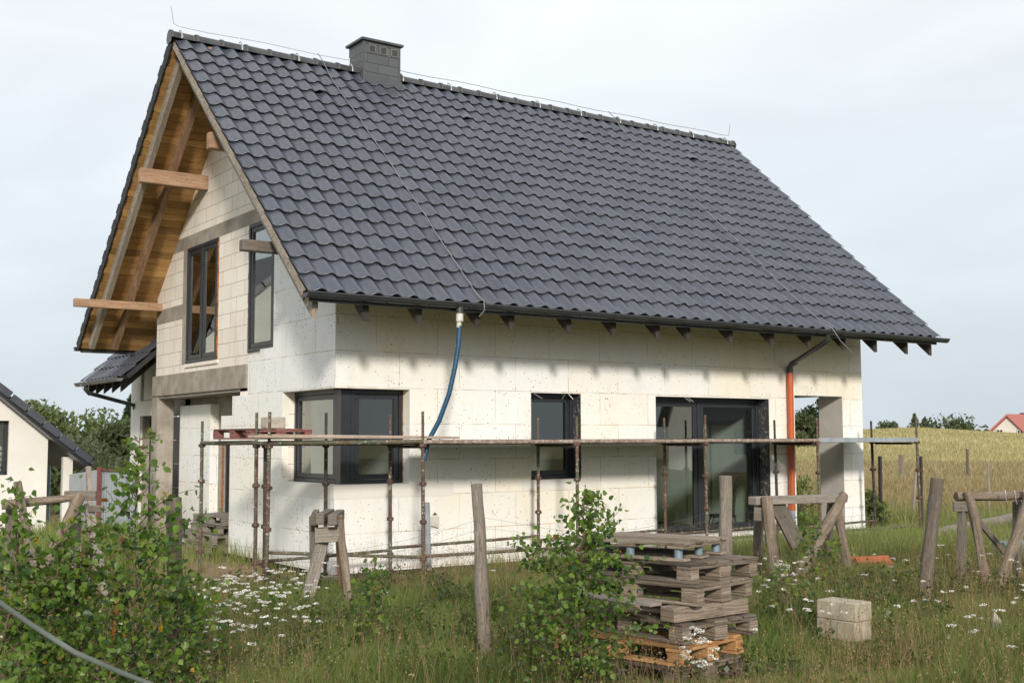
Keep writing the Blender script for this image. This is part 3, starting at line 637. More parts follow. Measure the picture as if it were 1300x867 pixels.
# ------------------------------------------------------------------ side wing behind the gable
K2=.9; EX,EZ=-.5,3.03
ws=roof_mesh('wing_roof_tiles',[tile_slope(1,7.9,10.71+.0,11,7,(EX,EZ-.045),K2,2.5,axis='x')],house)
wd=MB()
def wp(x,y,d): return (x+d*.669,y,EZ+K2*(x-EX)-d*.743)
for (d0,d1,mt_,ya,yb) in ((.03,.12,0,7.93,10.69),):
    c=[wp(x,y,d) for x in (EX+.04,EX+1.9) for y in (ya,yb) for d in (d1,d0)]; wd.add(c,[(0,1,3,2),(4,6,7,5),(0,4,5,1),(2,3,7,6),(0,2,6,4),(1,5,7,3)],[[(0,0)]*4]*6)
wd.build('wing_roof_battens',MT['dark'],house)
for k in range(5):
    y=8.35+k*.56; t=MB(); c=[(EX+.1,y,EZ+.02),(EX+.1,y,EZ-.30),(EX+1.3,y,EZ-.30+1.2*K2),(EX+1.3,y,EZ+1.1*K2)]; c2=[(a,b+.07,q) for a,b,q in c]
    t.face(c); t.face(c2[::-1])
    for i in range(4): t.face([c[i],c[(i+1)%4],c2[(i+1)%4],c2[i]][::-1])
    t.build('wing_rafter_tail',MT['tail'],house)
g=MB(); gutter(g,(EX-.07,10.85,EZ-.05),(EX-.07,7.9,EZ-.05)); gg=g.build('wing_gutter',MT['gutter_l'],house)
d5=MB(); d5.tube([(EX-.07,10.2,EZ-.1),(EX-.07,10.2,EZ-.2),(EX,10.25,EZ-.26),(.58,10.75,EZ-.48),(.62,10.8,EZ-.55)],.043,10); d5.build('wing_downpipe',MT['gutter'],house)
d6=MB(); d6.tube([(EX+.3,10.15,EZ+.33),(EX-.08,10.25,EZ+.02),(EX-.16,10.25,EZ-.1),(EX-.07,10.3,EZ-.22)],.008,5); d6.build('lightning_wire',MT['wire'],house)
ww=MB(); ww.box((.60,10.36,-1.0),(.9,11.0,3.35)); ww.box((.59,9.4,2.31),(.9,10.34,2.62)); ww.box((.655,7.86,2.64),(.9,10.34,3.9)); ww.build('wing_wall',[MT['white']],house)
# small paper note on the foam
nt_=MB(); nt_.box((1.50,-.006,.55),(1.66,-.002,.72)); nt_.box((1.53,-.007,.735),(1.63,-.003,.745)); 
no=tag(nt_.build('paper_notice',MT['whitepl'],None,loc=(1.58,0,.63)),'small white paper notice stuck on the front wall beside the grey pipe','notice')
n2=MB(); n2.face([(1.545,-.009,.735),(1.625,-.009,.735),(1.585,-.009,.775)]); n2.tube([(1.52,-.01,.58),(1.60,-.01,.56),(1.64,-.01,.545)],.006,4); n2.build('rust_mark',MT['rust2'],no)
# ================================================================== SCAFFOLD
sc=thing('scaffold','long low rusty tube scaffold standing along the front wall','scaffold',(4.6,-.9,0))
posts=[(-1.5,-1.3,2.14,'rust'),(-1.33,-.5,2.15,'rust'),(.62,-1.3,2.17,'rust'),(3.15,-1.3,2.13,'rust'),(5.65,-1.3,2.17,'rust'),(8.2,-1.3,2.15,'rust'),(10.83,-1.3,2.18,'rust'),
       (-.37,-.5,2.16,'rustdk'),(.58,-.5,2.14,'rust'),(3.05,-.5,2.12,'rust'),(5.53,-.5,2.14,'rust'),(8.05,-.5,2.12,'rustdk'),(10.6,-.5,2.12,'rustdk'),(-1.30,1.5,2.07,'rust'),(-1.33,-.78,1.79,'rustdk')]
def disc(mb,p,r,h,n=10):
    p=Vector(p); mb.tube([p-Vector((0,0,h/2)),p-Vector((0,0,h/2*.5)),p,p+Vector((0,0,h/2))],[r*.62,r,r,r*.8],n,smooth=False)
for i,(x,y,zt,mt) in enumerate(posts):
    zg=tz(x,y)-.03; tx=.03*(i%3-1)*.5+(.06 if x>10 else 0); m=MB()
    at=lambda z:(x-tx*(z-2)/2,y+.01*(i%2)*(z-2),z)
    m.tube([at(zg),at(.5),at(1.2),at(1.74)],.0245,10); m.tube([at(1.74),at(zt)],.019,10)
    if i==0: pass
    p=m.build('standard',MT[mt],sc)
    for z in (1.73,1.235,.745,.27):
        if z>zt: continue
        c=MB(); q=at(z); disc(c,q,.042,.06,8)
        for k in range(4):
            a=k*math.pi/2+.3; c.box((-.012,-.008,-.02),(.012,.008,.02),0,Matrix.Translation(Vector(q)+Vector((math.cos(a)*.043,math.sin(a)*.043,0)))@Matrix.Rotation(a,4,'Z'))
        c.build('collar',MT['rust2'] if mt!='rustdk' else MT['rustdk'],p)
def rail(A,B,mt='rust',r=.024,name='ledger',sag=.004):
    m=MB(); A=Vector(A);B=Vector(B); m.tube([A.lerp(B,t)-Vector((0,0,sag*math.sin(t*math.pi))) for t in np.linspace(0,1,5)],r,10); m.build(name,MT[mt],sc)
Z=1.775
for (a,b) in ((.62,3.15),(3.15,5.65),(5.65,8.2)): rail((a,-1.3,Z),(b,-1.3,Z-.003),'ledger',.03)
rail((-1.5,-1.3,Z-.005),(.62,-1.3,Z+.005),'greent',.03)
rail((-1.33,-.5,Z),(-1.30,1.5,Z-.01),'greent',.03); rail((-1.5,-1.3,Z-.01),(-1.33,-.5,Z-.01),'greent',.028)
m=MB(); m.box((8.2,-1.33,Z-.035),(10.83,-1.29,Z+.04)); m.build('edge_bar',MT['pvcg'],sc)
for (a,b) in ((-1.33,.58),(.58,3.05),(3.05,5.53),(5.53,8.05),(8.05,10.6)): rail((a,-.5,Z-.02),(b,-.5,Z-.02),'rustdk',.024)
for (a,b,z) in ((.62,3.15,.31),(3.15,5.65,.29),(5.65,8.2,.28),(8.2,10.83,.27)): rail((a,-1.3,z),(b,-1.3,z-.01),'rust',.021)
for (a,b,z) in ((-1.33,.58,.33),(.58,3.05,.40),(3.05,5.53,.38),(5.53,8.05,.34),(8.05,10.6,.31)): rail((a,-.5,z-.04),(b,-.5,z),'rust',.021)
rail((-1.33,-.78,.43),(.62,-1.3,.30),'greent',.021)
for x in (.6,3.1,5.6,8.12,10.7): rail((x,-1.3,Z-.06),(x,-.5,Z-.06),'rustdk',.022,'transom')
# steel deck at eye level
for k,(a,b) in enumerate(((-.3,.60),(.62,3.13),(3.15,5.62),(5.65,8.17),(8.2,10.75))):
    for j in range(2):
        m=MB(); y=-1.27+j*.40+(.0 if b>1 else 0); m.box((a+.01,y,1.785),(b-.01,y+.36,1.803)); m.box((a+.01,y,1.745),(b-.01,y+.025,1.785)); m.box((a+.01,y+.335,1.745),(b-.01,y+.36,1.785)); m.build('deck_panel',MT['rustdk'],sc)
m=MB(); m.box((1.2,-.50,1.786),(10.7,-.10,1.801)); m.build('deck_panel',MT['rustdk'],sc)
# loose planks on the deck
def plank(A,B,w,h,mt,label,name='plank',cat='plank',group=None):
    m=MB(); m.beam(A,B,w,h); return tag(m.build(name,MT[mt],None,bev=.006,loc=Vector(A).lerp(Vector(B),.5)),label,cat,group)
plank((-1.75,-1.36,1.845),(.95,-1.14,1.832),.20,.035,'plank','long pale plank lying on the scaffold, nearest its front edge')
plank((-1.5,-1.05,1.862),(1.35,-.95,1.832),.19,.03,'plank','pale plank on the scaffold reaching furthest towards the blue hose')
plank((-1.35,-.75,1.84),(-.1,-.72,1.84),.2,.035,'greyd','short dark plank under the red pallet on the scaffold')
# pallets ------------------------------------------------------------
def pallet(name,label,mats_,O,ang,L=1.2,Wd=.8,H=.144,tilt=(0,0),bottom=True,group=None,blockr=None,skip=(),cat='pallet'):
    """O = near corner at the underside; long side along local +x, short side along local +y, turned by ang"""
    M=Matrix.Translation(Vector(O))@Matrix.Rotation(ang,4,'Z')@Matrix.Rotation(tilt[0],4,'X')@Matrix.Rotation(tilt[1],4,'Y')
    c=M@Vector((L/2,Wd/2,0)); t=thing(name,label,cat,c,group); R=random.uniform
    top,blk=mats_
    b=MB()
    if bottom:
        for y0,w in ((0,.10),(Wd/2-.07,.14),(Wd-.10,.10)): b.box((R(-.006,.006),y0,0),(L+R(-.01,.01),y0+w,.022),0,M)
        b.build('skid_board',top,t,bev=.003)
    for x0,wx in ((0,.14),(L/2-.07,.14),(L-.14,.14)):
        for y0,wy in ((0,.10),(Wd/2-.07,.14),(Wd-.10,.10)):
            e=R(-.008,.008); b=MB()
            if blockr: 
                if x0==L/2-.07 and y0==Wd/2-.07: continue
                q=[M@Vector((x0+.07,y0+.05,z)) for z in (.0,H-.04)]; b.tube(q,blockr,12)
            else: b.box((x0+e,y0+abs(R(0,.006)),.0225),(x0+wx+e,y0+wy-abs(R(0,.006)),H-.0445),0,M)
            b.build('block',blk,t,bev=.005)
    for x0 in (.0,L/2-.07,L-.14): b=MB(); b.box((x0+R(-.004,.008),R(-.006,.006),H-.044),(x0+.14,Wd+R(-.008,.008),H-.0225),0,M); b.build('cross_board',top,t,bev=.003)
    b=MB(); ws=[.14,.10,.14,.10,.14] if not blockr else [.1]*7; gap=(Wd-sum(ws))/(len(ws)-1); y=0
    for i,w in enumerate(ws):
        if i not in skip: b.box((R(-.012,.012),y+R(-.004,.004),H-.022),(L+R(-.015,.012),y+w+R(-.004,.004),H+R(-.002,.003)),0,M)
        y+=w+gap
    b.build('top_board',top,t,bev=.003); return t
G1='old pallets stacked in the grass'
hd=CF.copy(); hd.z=0; hd.normalize(); rt_=CR.copy(); rt_.z=0; rt_.normalize()
def ang_of(v): return math.atan2(v.y,v.x)
longdir=(-rt_*.70+hd*.72); A0=ang_of(longdir)      # long sides run back to the left; short face (local +y) must run back right
# local +y = rot90(long) = to the left of long -> we need the right: use mirrored origin (start at the far end of the short side)
def stack_pallet(name,label,mt,u,v,d,dang=0,**k):
    P=W(u,v,d); a=A0+dang; s=Vector((math.cos(a-math.pi/2),math.sin(a-math.pi/2),0)); Wd=k.get('Wd',.8)
    return pallet(name,label,mt,P+s*Wd,a,**k)
gy_=(MT['grey'],MT['grey']); gd_=(MT['greyd'],MT['grey'])
zz_=[(.060,'bottom'),(.212,''),(.352,'')]
def zc(u,d,z):  # v of a height at a depth
    return None
def Pz(u,d,z):
    P=W(u,700,d); P.z=z; return P
def stackp(label,mt,u,d,z,dang,**k):
    P=Pz(u+13,d,z); a=A0+dang; s=Vector((math.cos(a-math.pi/2),math.sin(a-math.pi/2),0)); Wd=k.get('Wd',.8)
    return pallet('pallet',label,mt,P+s*Wd,a,group=G1,**k)
stackp('dark weathered pallet at the very bottom of the grass stack',(MT['palletd'],MT['palletd']),846,8.30,.065,.02)
stackp('fresh orange brown pallet low in the stack, second from the ground',(MT['orangew'],MT['orangew']),851,8.34,.213,.05)
stackp('grey pallet in the stack directly on the orange one',(MT['palletd'],MT['pallet']),853,8.38,.36,-.10,skip=(3,))
b=MB(); P0=Pz(846,8.45,.565); d_=(rt_*.75+hd*.60).normalized(); b.beam(P0,P0+d_*.80,.14,.105); b.beam(P0+d_*.02+hd*.2-rt_*.25+Vector((0,0,.02)),P0+d_*.4+hd*.7-rt_*.6+Vector((0,0,.02)),.13,.06)
tag(b.build('wooden_board',MT['pallet'],None,bev=.005,loc=P0),'thick short board wedged between the pallets halfway up the stack','board')
b=MB(); P1=Pz(832,8.3,.655); b.beam(P1,P1-rt_*.05+hd*.55-rt_*.4,.12,.022); tag(b.build('wooden_board',MT['grey'],None,bev=.003,loc=P1),'loose thin board poking out of the stack toward the sapling','board')
stackp('grey pallet with chipped blocks, third from the top of the grass stack',(MT['pallet'],MT['pallet']),872,8.42,.622,.10)
stackp('grey pallet right under the one with blue legs',(MT['palletd'],MT['pallet']),864,8.50,.768,-.03)
P=Pz(868,8.62,.915); a=A0+.18; s_=Vector((math.cos(a-math.pi/2),math.sin(a-math.pi/2),0)); pallet('pallet','thin plank pallet on blue grey steel legs, topmost of the grass stack',(MT['pallet'],MT['bluegrey']),P+s_*.72,a,L=.95,Wd=.72,H=.135,blockr=.032,bottom=True,group=G1)
# red pallet on the scaffold, foam block, pallets in the recess
pallet('pallet','red painted pallet lying on the scaffold tubes by the gable corner',(MT['redw'],MT['redw']),(-.52,-.40,1.815),math.pi/2+.03,L=1.2,Wd=.86,H=.135)
b=MB(); b.box((-1.12,-.33,1.953),(-.86,-.12,2.10)); tag(b.build('foam_block',MT['concblock'],None,bev=.01,loc=(-1.0,-.2,1.953)),'beige foam offcut sitting on the red pallet','block')
for k in range(4):
    pallet('pallet',['lowest pallet leaning stack in the recess beside the gable wall','second pallet from the ground in the recess stack','third pallet from the ground in the recess stack','top pallet of the small recess stack below the glazed door'][k],(MT['grey'] if k%2 else MT['greyd'],MT['grey']),(-.18+.03*k,5.25-.03*k+.8*.0,-.03+.15*k),-math.pi/2+.05*(k-1.5),L=1.2,Wd=.6,group='pallets stacked in the recess')
# ================================================================== TRESTLES, POSTS
def logm(mb,A,B,r,taper=.9,n=16,jag=.32,seg=7,bend=.02):
    A=Vector(A);B=Vector(B); o=random.random()*50
    pts=[];R=[]
    for i in range(seg+1):
        t=i/seg; p=A.lerp(B,t)+Vector((mnoise.noise(Vector((o,t*2,0))),mnoise.noise(Vector((t*2,o,5))),0))*bend*(1 if 0<i<seg else .3); pts.append(p); R.append(r*(1+(taper-1)*t)*(1+.12*mnoise.noise(Vector((o,9,t*4)))))
    mb.tube(pts,R,n,jag=jag)
def part(name,fn,mat,parent,bev=0,label=None):
    m=MB(); fn(m); o=m.build(name,MT[mat],parent,bev=bev)
    if label: o['label']=label
    return o
def foot(P):
    P=Vector(P); P.z=tz(P.x,P.y)-.04; return P
# trestle seen end on
t=thing('trestle','short wooden trestle of weathered boards seen end on by the corner window','trestle',foot(W(415,757,12.6)))
part('leg',lambda m: m.beam(foot(W(386,758,12.45)),W(412,678,12.75),.075,.12,(1,0,0)),'grey',t,.006)
part('leg',lambda m: m.beam(foot(W(400,735,13.4)),W(398,655,12.75),.05,.09,(1,0,0)),'grey',t,.006)
part('leg',lambda m: logm(m,foot(W(443,762,12.3)),W(431,655,12.7),.045),'log',t)
part('leg',lambda m: m.beam(foot(W(436,735,13.5)),W(430,660,12.9),.05,.09,(1,0,0)),'beam',t,.006)
part('brace',lambda m: m.beam(W(400,679,12.62),W(431,678,12.60),.03,.16),'grey',t,.005)
part('top_beam',lambda m: (m.beam(W(406,659,12.5),W(420,652,14.2),.09,.12),m.beam(W(422,660,12.45),W(432,653,14.0),.10,.12)),'greyd',t,.01)
part('bracket',lambda m: (m.beam(W(397,661,12.6),W(402,652,12.9),.06,.1),m.tube([W(396,650,12.6),W(408,654,12.6),W(436,656,12.6)],.006,5)),'greyd',t,.004)
# trestle in front of the downpipe
t=thing('trestle','wooden trestle with flat squared top beam in front of the orange downpipe','trestle',foot(W(1020,720,14.8)))
part('top_beam',lambda m: m.beam(W(955,635.5,14.4),W(1071,632,15.3),.14,.10),'grey',t,.006)
part('leg',lambda m: logm(m,foot(W(986,716,14.0)),W(974,631,14.35),.07,.95),'log',t)
part('leg',lambda m: m.beam(foot(W(961,738,14.9)),W(964,640,14.6),.06,.13,(1,0,0)),'greyd',t,.006)
part('leg',lambda m: logm(m,foot(W(1006,728,14.2)),W(1071,628,15.2),.075,.85),'log',t)
part('leg',lambda m: logm(m,foot(W(1080,722,14.9)),W(1062,640,15.3),.055,.9),'log',t)
part('leg',lambda m: m.beam(foot(W(1046,705,16)),W(1056,636,15.4),.05,.12,(1,0,0)),'greyd',t,.006)
part('brace',lambda m: m.beam(W(957,652,14.35),W(982,654,14.3),.035,.16),'greyd',t,.005)
part('brace',lambda m: m.beam(W(984,636,14.6),W(1012,690,14.9),.04,.22,(1,0,0)),'greyd',t,.005)
# trestle at the picture's right
t=thing('trestle','wooden trestle with round log beam standing beside the leaning fence post','trestle',foot(W(1260,725,14.2)))
part('top_beam',lambda m: logm(m,W(1214,630,14),W(1345,629,14.4),.052,1.05),'log',t)
part('leg',lambda m: m.beam(foot(W(1219,735,13.9)),W(1222,642,14),.08,.09,(1,0,0)),'greyd',t,.006)
part('leg',lambda m: logm(m,foot(W(1254,700,13.8)),W(1229,624,13.95),.055,.9),'log',t)
part('leg',lambda m: logm(m,foot(W(1266,722,13.6)),W(1312,612,14.1),.065,.9),'log',t)
part('leg',lambda m: m.beam(foot(W(1291,722,14.6)),W(1291,636,14.3),.07,.09,(1,0,0)),'greyd',t,.006)
part('brace',lambda m: m.beam(W(1210,643,13.95),W(1236,643,13.95),.04,.11),'greyd',t,.005)
part('brace',lambda m: m.beam(W(1232,648,14.1),W(1276,702,14.6),.04,.07,(1,0,0)),'greyd',t,.005)
part('binding_wire',lambda m: [m.tube([W(1276+k*12,622,13.95),W(1277+k*12,632,13.93),W(1279+k*12,640,13.96)],.008,5) for k in range(3)],'wire',t)
# trestle at the left behind the saplings
t=thing('trestle','rough log trestle half hidden by leaves before the white neighbouring house','trestle',foot(W(80,740,12)))
part('top_beam',lambda m: logm(m,W(2,641,12.2),W(100,631,12.5),.045),'log',t)
part('leg',lambda m: logm(m,foot(W(20,735,11.6)),W(101,630,12.4),.05,1.2,bend=.05),'log',t)
part('leg',lambda m: m.beam(foot(W(140,735,12.0)),W(112,640,12.6),.05,.10,(1,0,0)),'grey',t,.006)
part('leg',lambda m: m.beam(foot(W(98,740,12.6)),W(96,650,12.6),.06,.10,(1,0,0)),'grey',t,.006)
part('brace',lambda m: (m.beam(W(82,629,12.6),W(122,629,12.6),.04,.10),m.beam(W(112,645,12.5),W(132,646,12.5),.04,.07)),'greyd',t,.006)
part('leg',lambda m: m.beam(foot(W(12,740,12.4)),W(14,645,12.4),.06,.10,(1,0,0)),'greyd',t,.006)
b=MB(); b.beam(foot(W(58,705,11.9)),W(22,611,12.1),.02,.08,(1,0,0)); tag(b.build('leaning_board',MT['palletd'],None,bev=.004,loc=foot(W(44,705,11.9))),'dark brown board leaning on the left trestle near the white house','board')
b=MB(); b.beam(W(115,655,13.5),W(112,592,13.6),.05,.05,(1,0,0)); b.beam(foot(W(116,720,13.4)),W(115,655,13.5),.05,.05,(1,0,0)); tag(b.build('wooden_stake',MT['pale'],None,loc=foot(W(115,720,13.4))),'thin brown stake standing before the grey sheet fence','stake')
# fence posts and wire mesh
fn=thing('wire_fence','wire mesh fence on rough wooden posts crossing the grass before the house','fence',(-1.0,-6.4,.1))
def fpost(uB,vB,d,uT,vT,dT,r,mt,label):
    B=foot(W(uB,vB,d)); T=W(uT,vT,dT); o=part('fence_post',lambda m: logm(m,B,T,r,.92,11,.3,9,.015),mt,fn,0,label); return B,T
FP=[fpost(226,880,7.6,220,632,7.6,.052,'greyd','thick dark rotten post among the left saplings'),fpost(616,818,9.6,605,614,9.6,.052,'grey','grey upright post left of the middle sapling'),
    fpost(921,781,11,921,604,11,.062,'grey','post behind the pallet stack'),fpost(1172,757,12.4,1190,607,12.5,.072,'greyd','thick dark post leaning to the right')]
m=MB()
fenceL=[Vector((-8.5,-6.2,.15))]+[b for b,_ in FP]+[W(1420,760,13.5)]
for i in range(len(fenceL)-1):
    A,B=fenceL[i].copy(),fenceL[i+1].copy(); L=(B-A).length; A.z=tz(A.x,A.y); B.z=tz(B.x,B.y)
    A=A-hd*.07; B=B-hd*.07; nv=int(L/.15); zs_=[.12,.27,.42,.57,.72,.88,1.02,1.10]
    def pt(t,z):
        p=A.lerp(B,t); s_=math.sin(t*math.pi); w=mnoise.noise(Vector((t*L*1.3+i*7,z*2,0)))*.03; 
        return p+Vector((0,0,z*(1-.10*s_)-.04*s_+w))+Vector((CR.x,CR.y,0))*mnoise.noise(Vector((t*L*2,z*3+i,4)))*.02
    for z in zs_: m.tube([pt(t,z) for t in np.linspace(0,1,nv+1)],.0011,3,cap=False)
    for k in range(nv+1): m.tube([pt(k/nv,z) for z in zs_],.0008,3,cap=False)
m.build('wire_mesh',MT['mesh'],fn)
# aerated blocks
def blockthing(P,ang,dims,mt,label,name='concrete_block',group=None,cat='block'):
    M=Matrix.Translation(Vector(P))@Matrix.Rotation(ang,4,'Z'); m=MB(); m.box((0,0,0),dims,0,M); return tag(m.build(name,MT[mt],None,bev=.009,loc=P),label,cat,group)
P=Pz(1083,10.15,0); P.z=tz(P.x,P.y)+.0; a=ang_of(-rt_*.60+hd*.75)
s_=Vector((math.cos(a-math.pi/2),math.sin(a-math.pi/2),0))
def blk(P,a,L,w,h,label):
    s_=Vector((math.cos(a-math.pi/2),math.sin(a-math.pi/2),0)); return blockthing(P+s_*w,a,(L,w,h),'aacblock',label,group='two pale blocks in the grass')
blk(P,a,.40,.24,.17,'lower pale aerated block lying in the grass right of the pallet stack'); blk(P+Vector((0,0,.171))-rt_*-.012,a+.03,.40,.24,.16,'upper pale aerated block resting on the other one in the grass')
for (x,y,dims,lab) in ((-.52,-.62,(.3,.22,.13),'pale block under the scaffold foot below the corner window'),(.42,-.62,(.4,.2,.06),'thin pale slab under the second scaffold foot along the wall'),(-1.62,-1.5,(.25,.2,.09),'pale slab in the flowers at the scaffold corner')):
    blockthing((x,y,tz(x,y)-.0),random.uniform(-.3,.3),dims,'concblock',lab)
P=W(1085,697,15.6); P.z=tz(P.x,P.y)+.09; 
m=MB(); M=Matrix.Translation(P)@Matrix.Rotation(ang_of(rt_),4,'Z')@Matrix.Rotation(.25,4,'X'); m.tube([M@Vector((0,0,.02)),M@Vector((.45,.05,.03))],.07,12); m.box((-.05,-.1,-.02),(.5,.25,.02),0,M); tag(m.build('plastic_offcut',MT['orange'],None,loc=P),'orange plastic pipe offcut lying in the grass beyond the trestle','offcut')
P=W(1262,770,10.5); P.z=tz(P.x,P.y); m=MB(); T=W(1264,757,10.5); m.face([P,P+rt_*.09,T]); M=MB(); 
vs=[P-rt_*.03,P+rt_*.10,P+rt_*.06+Vector((0,0,.13)),P+rt_*.0+Vector((0,0,.21))]; vs2=[v+hd*.03 for v in vs]; M.face(vs); M.face(vs2[::-1]); [M.face([vs[i],vs2[i],vs2[(i+1)%4],vs[(i+1)%4]]) for i in range(4)]
tag(M.build('stone_shard',MT['concblock'],None,loc=P),'pale pointed slab shard sticking up from the grass right of the leaning post','stone')
# planks and log right of the house
PG='boards lying beyond the far corner of the house'
for k,(u1,v1,d1,u2,v2,d2,mt) in enumerate(((1095,668,18.5,1150,655,20,'grey'),(1100,662,19,1160,652,21,'grey'),(1098,673,18,1168,668,18.5,'pale'),(1120,660,19.5,1152,668,18,'pale'),(1000,672,17.5,1100,667,18.2,'pale'),(1100,655,20,1172,650,22,'grey'))):
    A=W(u1,v1,d1);B=W(u2,v2,d2); A.z=tz(A.x,A.y)+.05+.04*(k%3); B.z=tz(B.x,B.y)+.05+.05*(k%2); plank(A,B,.16,.035,mt,['weathered board on the ground at the far house corner, touching the pillar','grey board lying askew on the others past the house corner','pale board at the front of the pile past the house corner','short pale board across the pile past the house corner','long pale board lying on the ground under the terrace opening','grey board at the back of the pile past the house corner'][k],group=PG)
A=W(1176,672,19);B=W(1320,646,24); A.z=tz(A.x,A.y)+.20; B.z=tz(B.x,B.y)+.30; m=MB(); logm(m,A,B,.095,1.05,14,.2,9,.05); tag(m.build('tree_log',MT['grey'],None,loc=A),'long grey stripped log lying in the grass behind the log trestle','log')
# tool box thing by the trestle
P=W(1290,698,16); P.z=tz(P.x,P.y); m=MB(); M=Matrix.Translation(P)@Matrix.Rotation(ang_of(rt_)+.2,4,'Z'); m.box((-.25,-.15,.12),(.5,.2,.34),0,M); m.tube([M@Vector((-.3,-.16,.32)),M@Vector((-.05,-.16,.33))],.03,8)
for q in (-.2,.4): m.box((q,-.12,0),(q+.04,.16,.12),0,M)
tag(m.build('metal_trough',MT['bluegrey'],None,bev=.02,loc=P),'blue grey metal trough standing behind the log trestle','trough')
# sagging cable in front of the camera
m=MB(); pts=[W(u,v,d) for u,v,d in ((-70,738,2.9),(0,765,2.95),(40,793,3.0),(95,828,3.05),(150,852,3.1),(200,872,3.15),(290,905,3.2),(420,950,3.3))]
sm=[]
for i in range(len(pts)-1):
    for q in range(5): sm.append(pts[i].lerp(pts[i+1],q/5))
m.tube(sm,.0066,8,jag=.25); tag(m.build('rope',MT['ropem'],None,loc=pts[2]),'grey blurred rope sagging across the lower corner close to the viewer','rope')
# rusty rod in the saplings
m=MB(); m.tube([foot(W(140,880,6.7)),W(141,830,6.7),W(146,790,6.7),W(150,757,6.7)],.013,7); tag(m.build('rusty_rod',MT['foam'],None,loc=foot(W(140,880,6.7))),'thin orange rusty rod sticking up between the left saplings','rod')
# field stakes behind
GS='thin stakes in the meadow'
for (u,vt,vb,d,r,mt,lab) in ((1117,579,622,24,.06,'tail','dark square post in the meadow just past the house pillar'),(1144,577,600,48,.16,'bluegrey','grey post far back at the meadow edge'),(1169,579,640,22,.045,'tail','dark post hidden behind the last scaffold standard'),(1228,570,597,50,.09,'greyd','thin stake at the edge of the wheat'),(1254,588,621,26,.045,'pale','bleached white stake in the brown meadow'),(1162,600,614,26,.05,'pale','white tilted stake in the meadow behind the scaffold end')):
    T=W(u,vt,d); B=W(u+(0 if u!=1162 else -6),vb,d); B.z=tz(B.x,B.y)-.1; m=MB(); m.beam(B,T,r*.95,r*.95,(1,0,0)); tag(m.build('stake',MT[mt if mt!='bluegrey' else 'grey'],None,loc=B),lab,'stake',None)

# chair behind the patio door
CB=on(934,640,1,.72); ct=thing('chair','black chair with thin curved backrest standing inside behind the patio door glass','chair',(CB.x,CB.y,.19))
m=MB(); zt_=on(935,604,1,.72).z; zb_=on(925,655,1,.72).z; pr=[]
for i in range(9):
    t=i/8; z=zb_+(zt_-zb_)*t; o=rt_*(-.05+.17*t**2.4); p=Vector((CB.x,CB.y,z))+o; pr.append(p)
for i in range(8):
    p,q=pr[i],pr[i+1]; w_=.20; m.face([p-hd*w_,p+hd*w_,q+hd*w_*.8,q-hd*w_*.8])
sh=m.build('backrest',MT['dark'],ct); so_=sh.modifiers.new('s','SOLIDIFY'); so_.thickness=.035
m=MB(); m.beam(Vector((CB.x,CB.y,zb_))-rt_*.45,Vector((CB.x,CB.y,zb_))-rt_*.03,.42,.05); m.build('seat',MT['dark'],ct,bev=.015)
for (q,w_) in ((-.42,-.17),(-.42,.17),(-.06,-.17),(-.06,.17)):
    m=MB(); P_=Vector((CB.x,CB.y,zb_))+rt_*q+hd*w_; Q_=P_+rt_*(-.06 if q<-.2 else .06); Q_.z=.19; m.tube([P_,Q_],.013,7); m.build('leg',MT['gutter'],ct)
# ================================================================== GROUND
def zones(x,y):
    """dirt mask, wheat mask"""
    r=np.hypot(x-CAM.x,y-CAM.y)
    def blob(cx,cy,rx,ry): return np.clip(1.25-np.sqrt(((x-cx)/rx)**2+((y-cy)/ry)**2),0,1)
    d=np.maximum.reduce([blob(-.9,1.8,1.3,3.0),blob(-.2,5,1.2,2.0),blob(12.3,.8,1.6,1.2),blob(1.9,-8.2,.28,.18)*.9])
    wall=np.where((x>-.6)&(x<11.4)&(y>-.45)&(y<.2),.8,0)
    return np.clip(np.maximum(d,wall),0,1)
nr,na=190,300
rr=np.concatenate([[0],np.geomspace(.8,2600,nr-1)]); aa=np.linspace(0,2*np.pi,na,endpoint=False)
R_,A_=np.meshgrid(rr,aa,indexing='ij'); X=CAM.x+R_*np.sin(A_); Y=CAM.y+R_*np.cos(A_)
Z=terr(X.ravel(),Y.ravel()).reshape(X.shape)
bump=np.array([mnoise.noise(Vector((a*.9,b*.9,0)))*.03+mnoise.noise(Vector((a*.25,b*.25,3)))*.04 for a,b in zip(X.ravel(),Y.ravel())]).reshape(X.shape)
dh=np.maximum(np.maximum(-X,X-11.2),np.maximum(-Y,Y-12)); Z=Z+bump*ss(.3,2,dh)
co=np.stack([X.ravel(),Y.ravel(),Z.ravel()],1); F=[]
i,j=np.meshgrid(np.arange(nr-1),np.arange(na),indexing='ij'); j2=(j+1)%na
F=np.stack([i*na+j,i*na+j2,(i+1)*na+j2,(i+1)*na+j],-1).reshape(-1,4)[:,::-1]
dm=zones(X.ravel(),Y.ravel()); colr=np.stack([dm,dm*0,dm*0],1)
n=N('ground_soil'); P=n.pos(); at=n.n('Attribute',attribute_name='tint'); s3=n.n('SeparateColor'); n.set(s3.inputs[0],at.outputs['Color'])
g=n.noise(P,.9,6,.65); gc=n.ramp(g,[(.3,(.055,.075,.024)),(.5,(.085,.105,.036)),(.72,(.15,.13,.065))])
sand=n.ramp(n.noise(P,6,6,.7),[(.3,(.22,.15,.09)),(.7,(.42,.32,.22))])
c=n.mix(n.rng(s3.outputs[0],.15,.5,0,1),gc,sand)
dist=n.n('VectorMath',operation='DISTANCE'); n.set(dist.inputs[0],P); dist.inputs[1].default_value=tuple(CAM)
wob=n.math('MULTIPLY',n.noise(P,.05,3),14); dd=n.math('ADD',dist.outputs['Value'],wob)
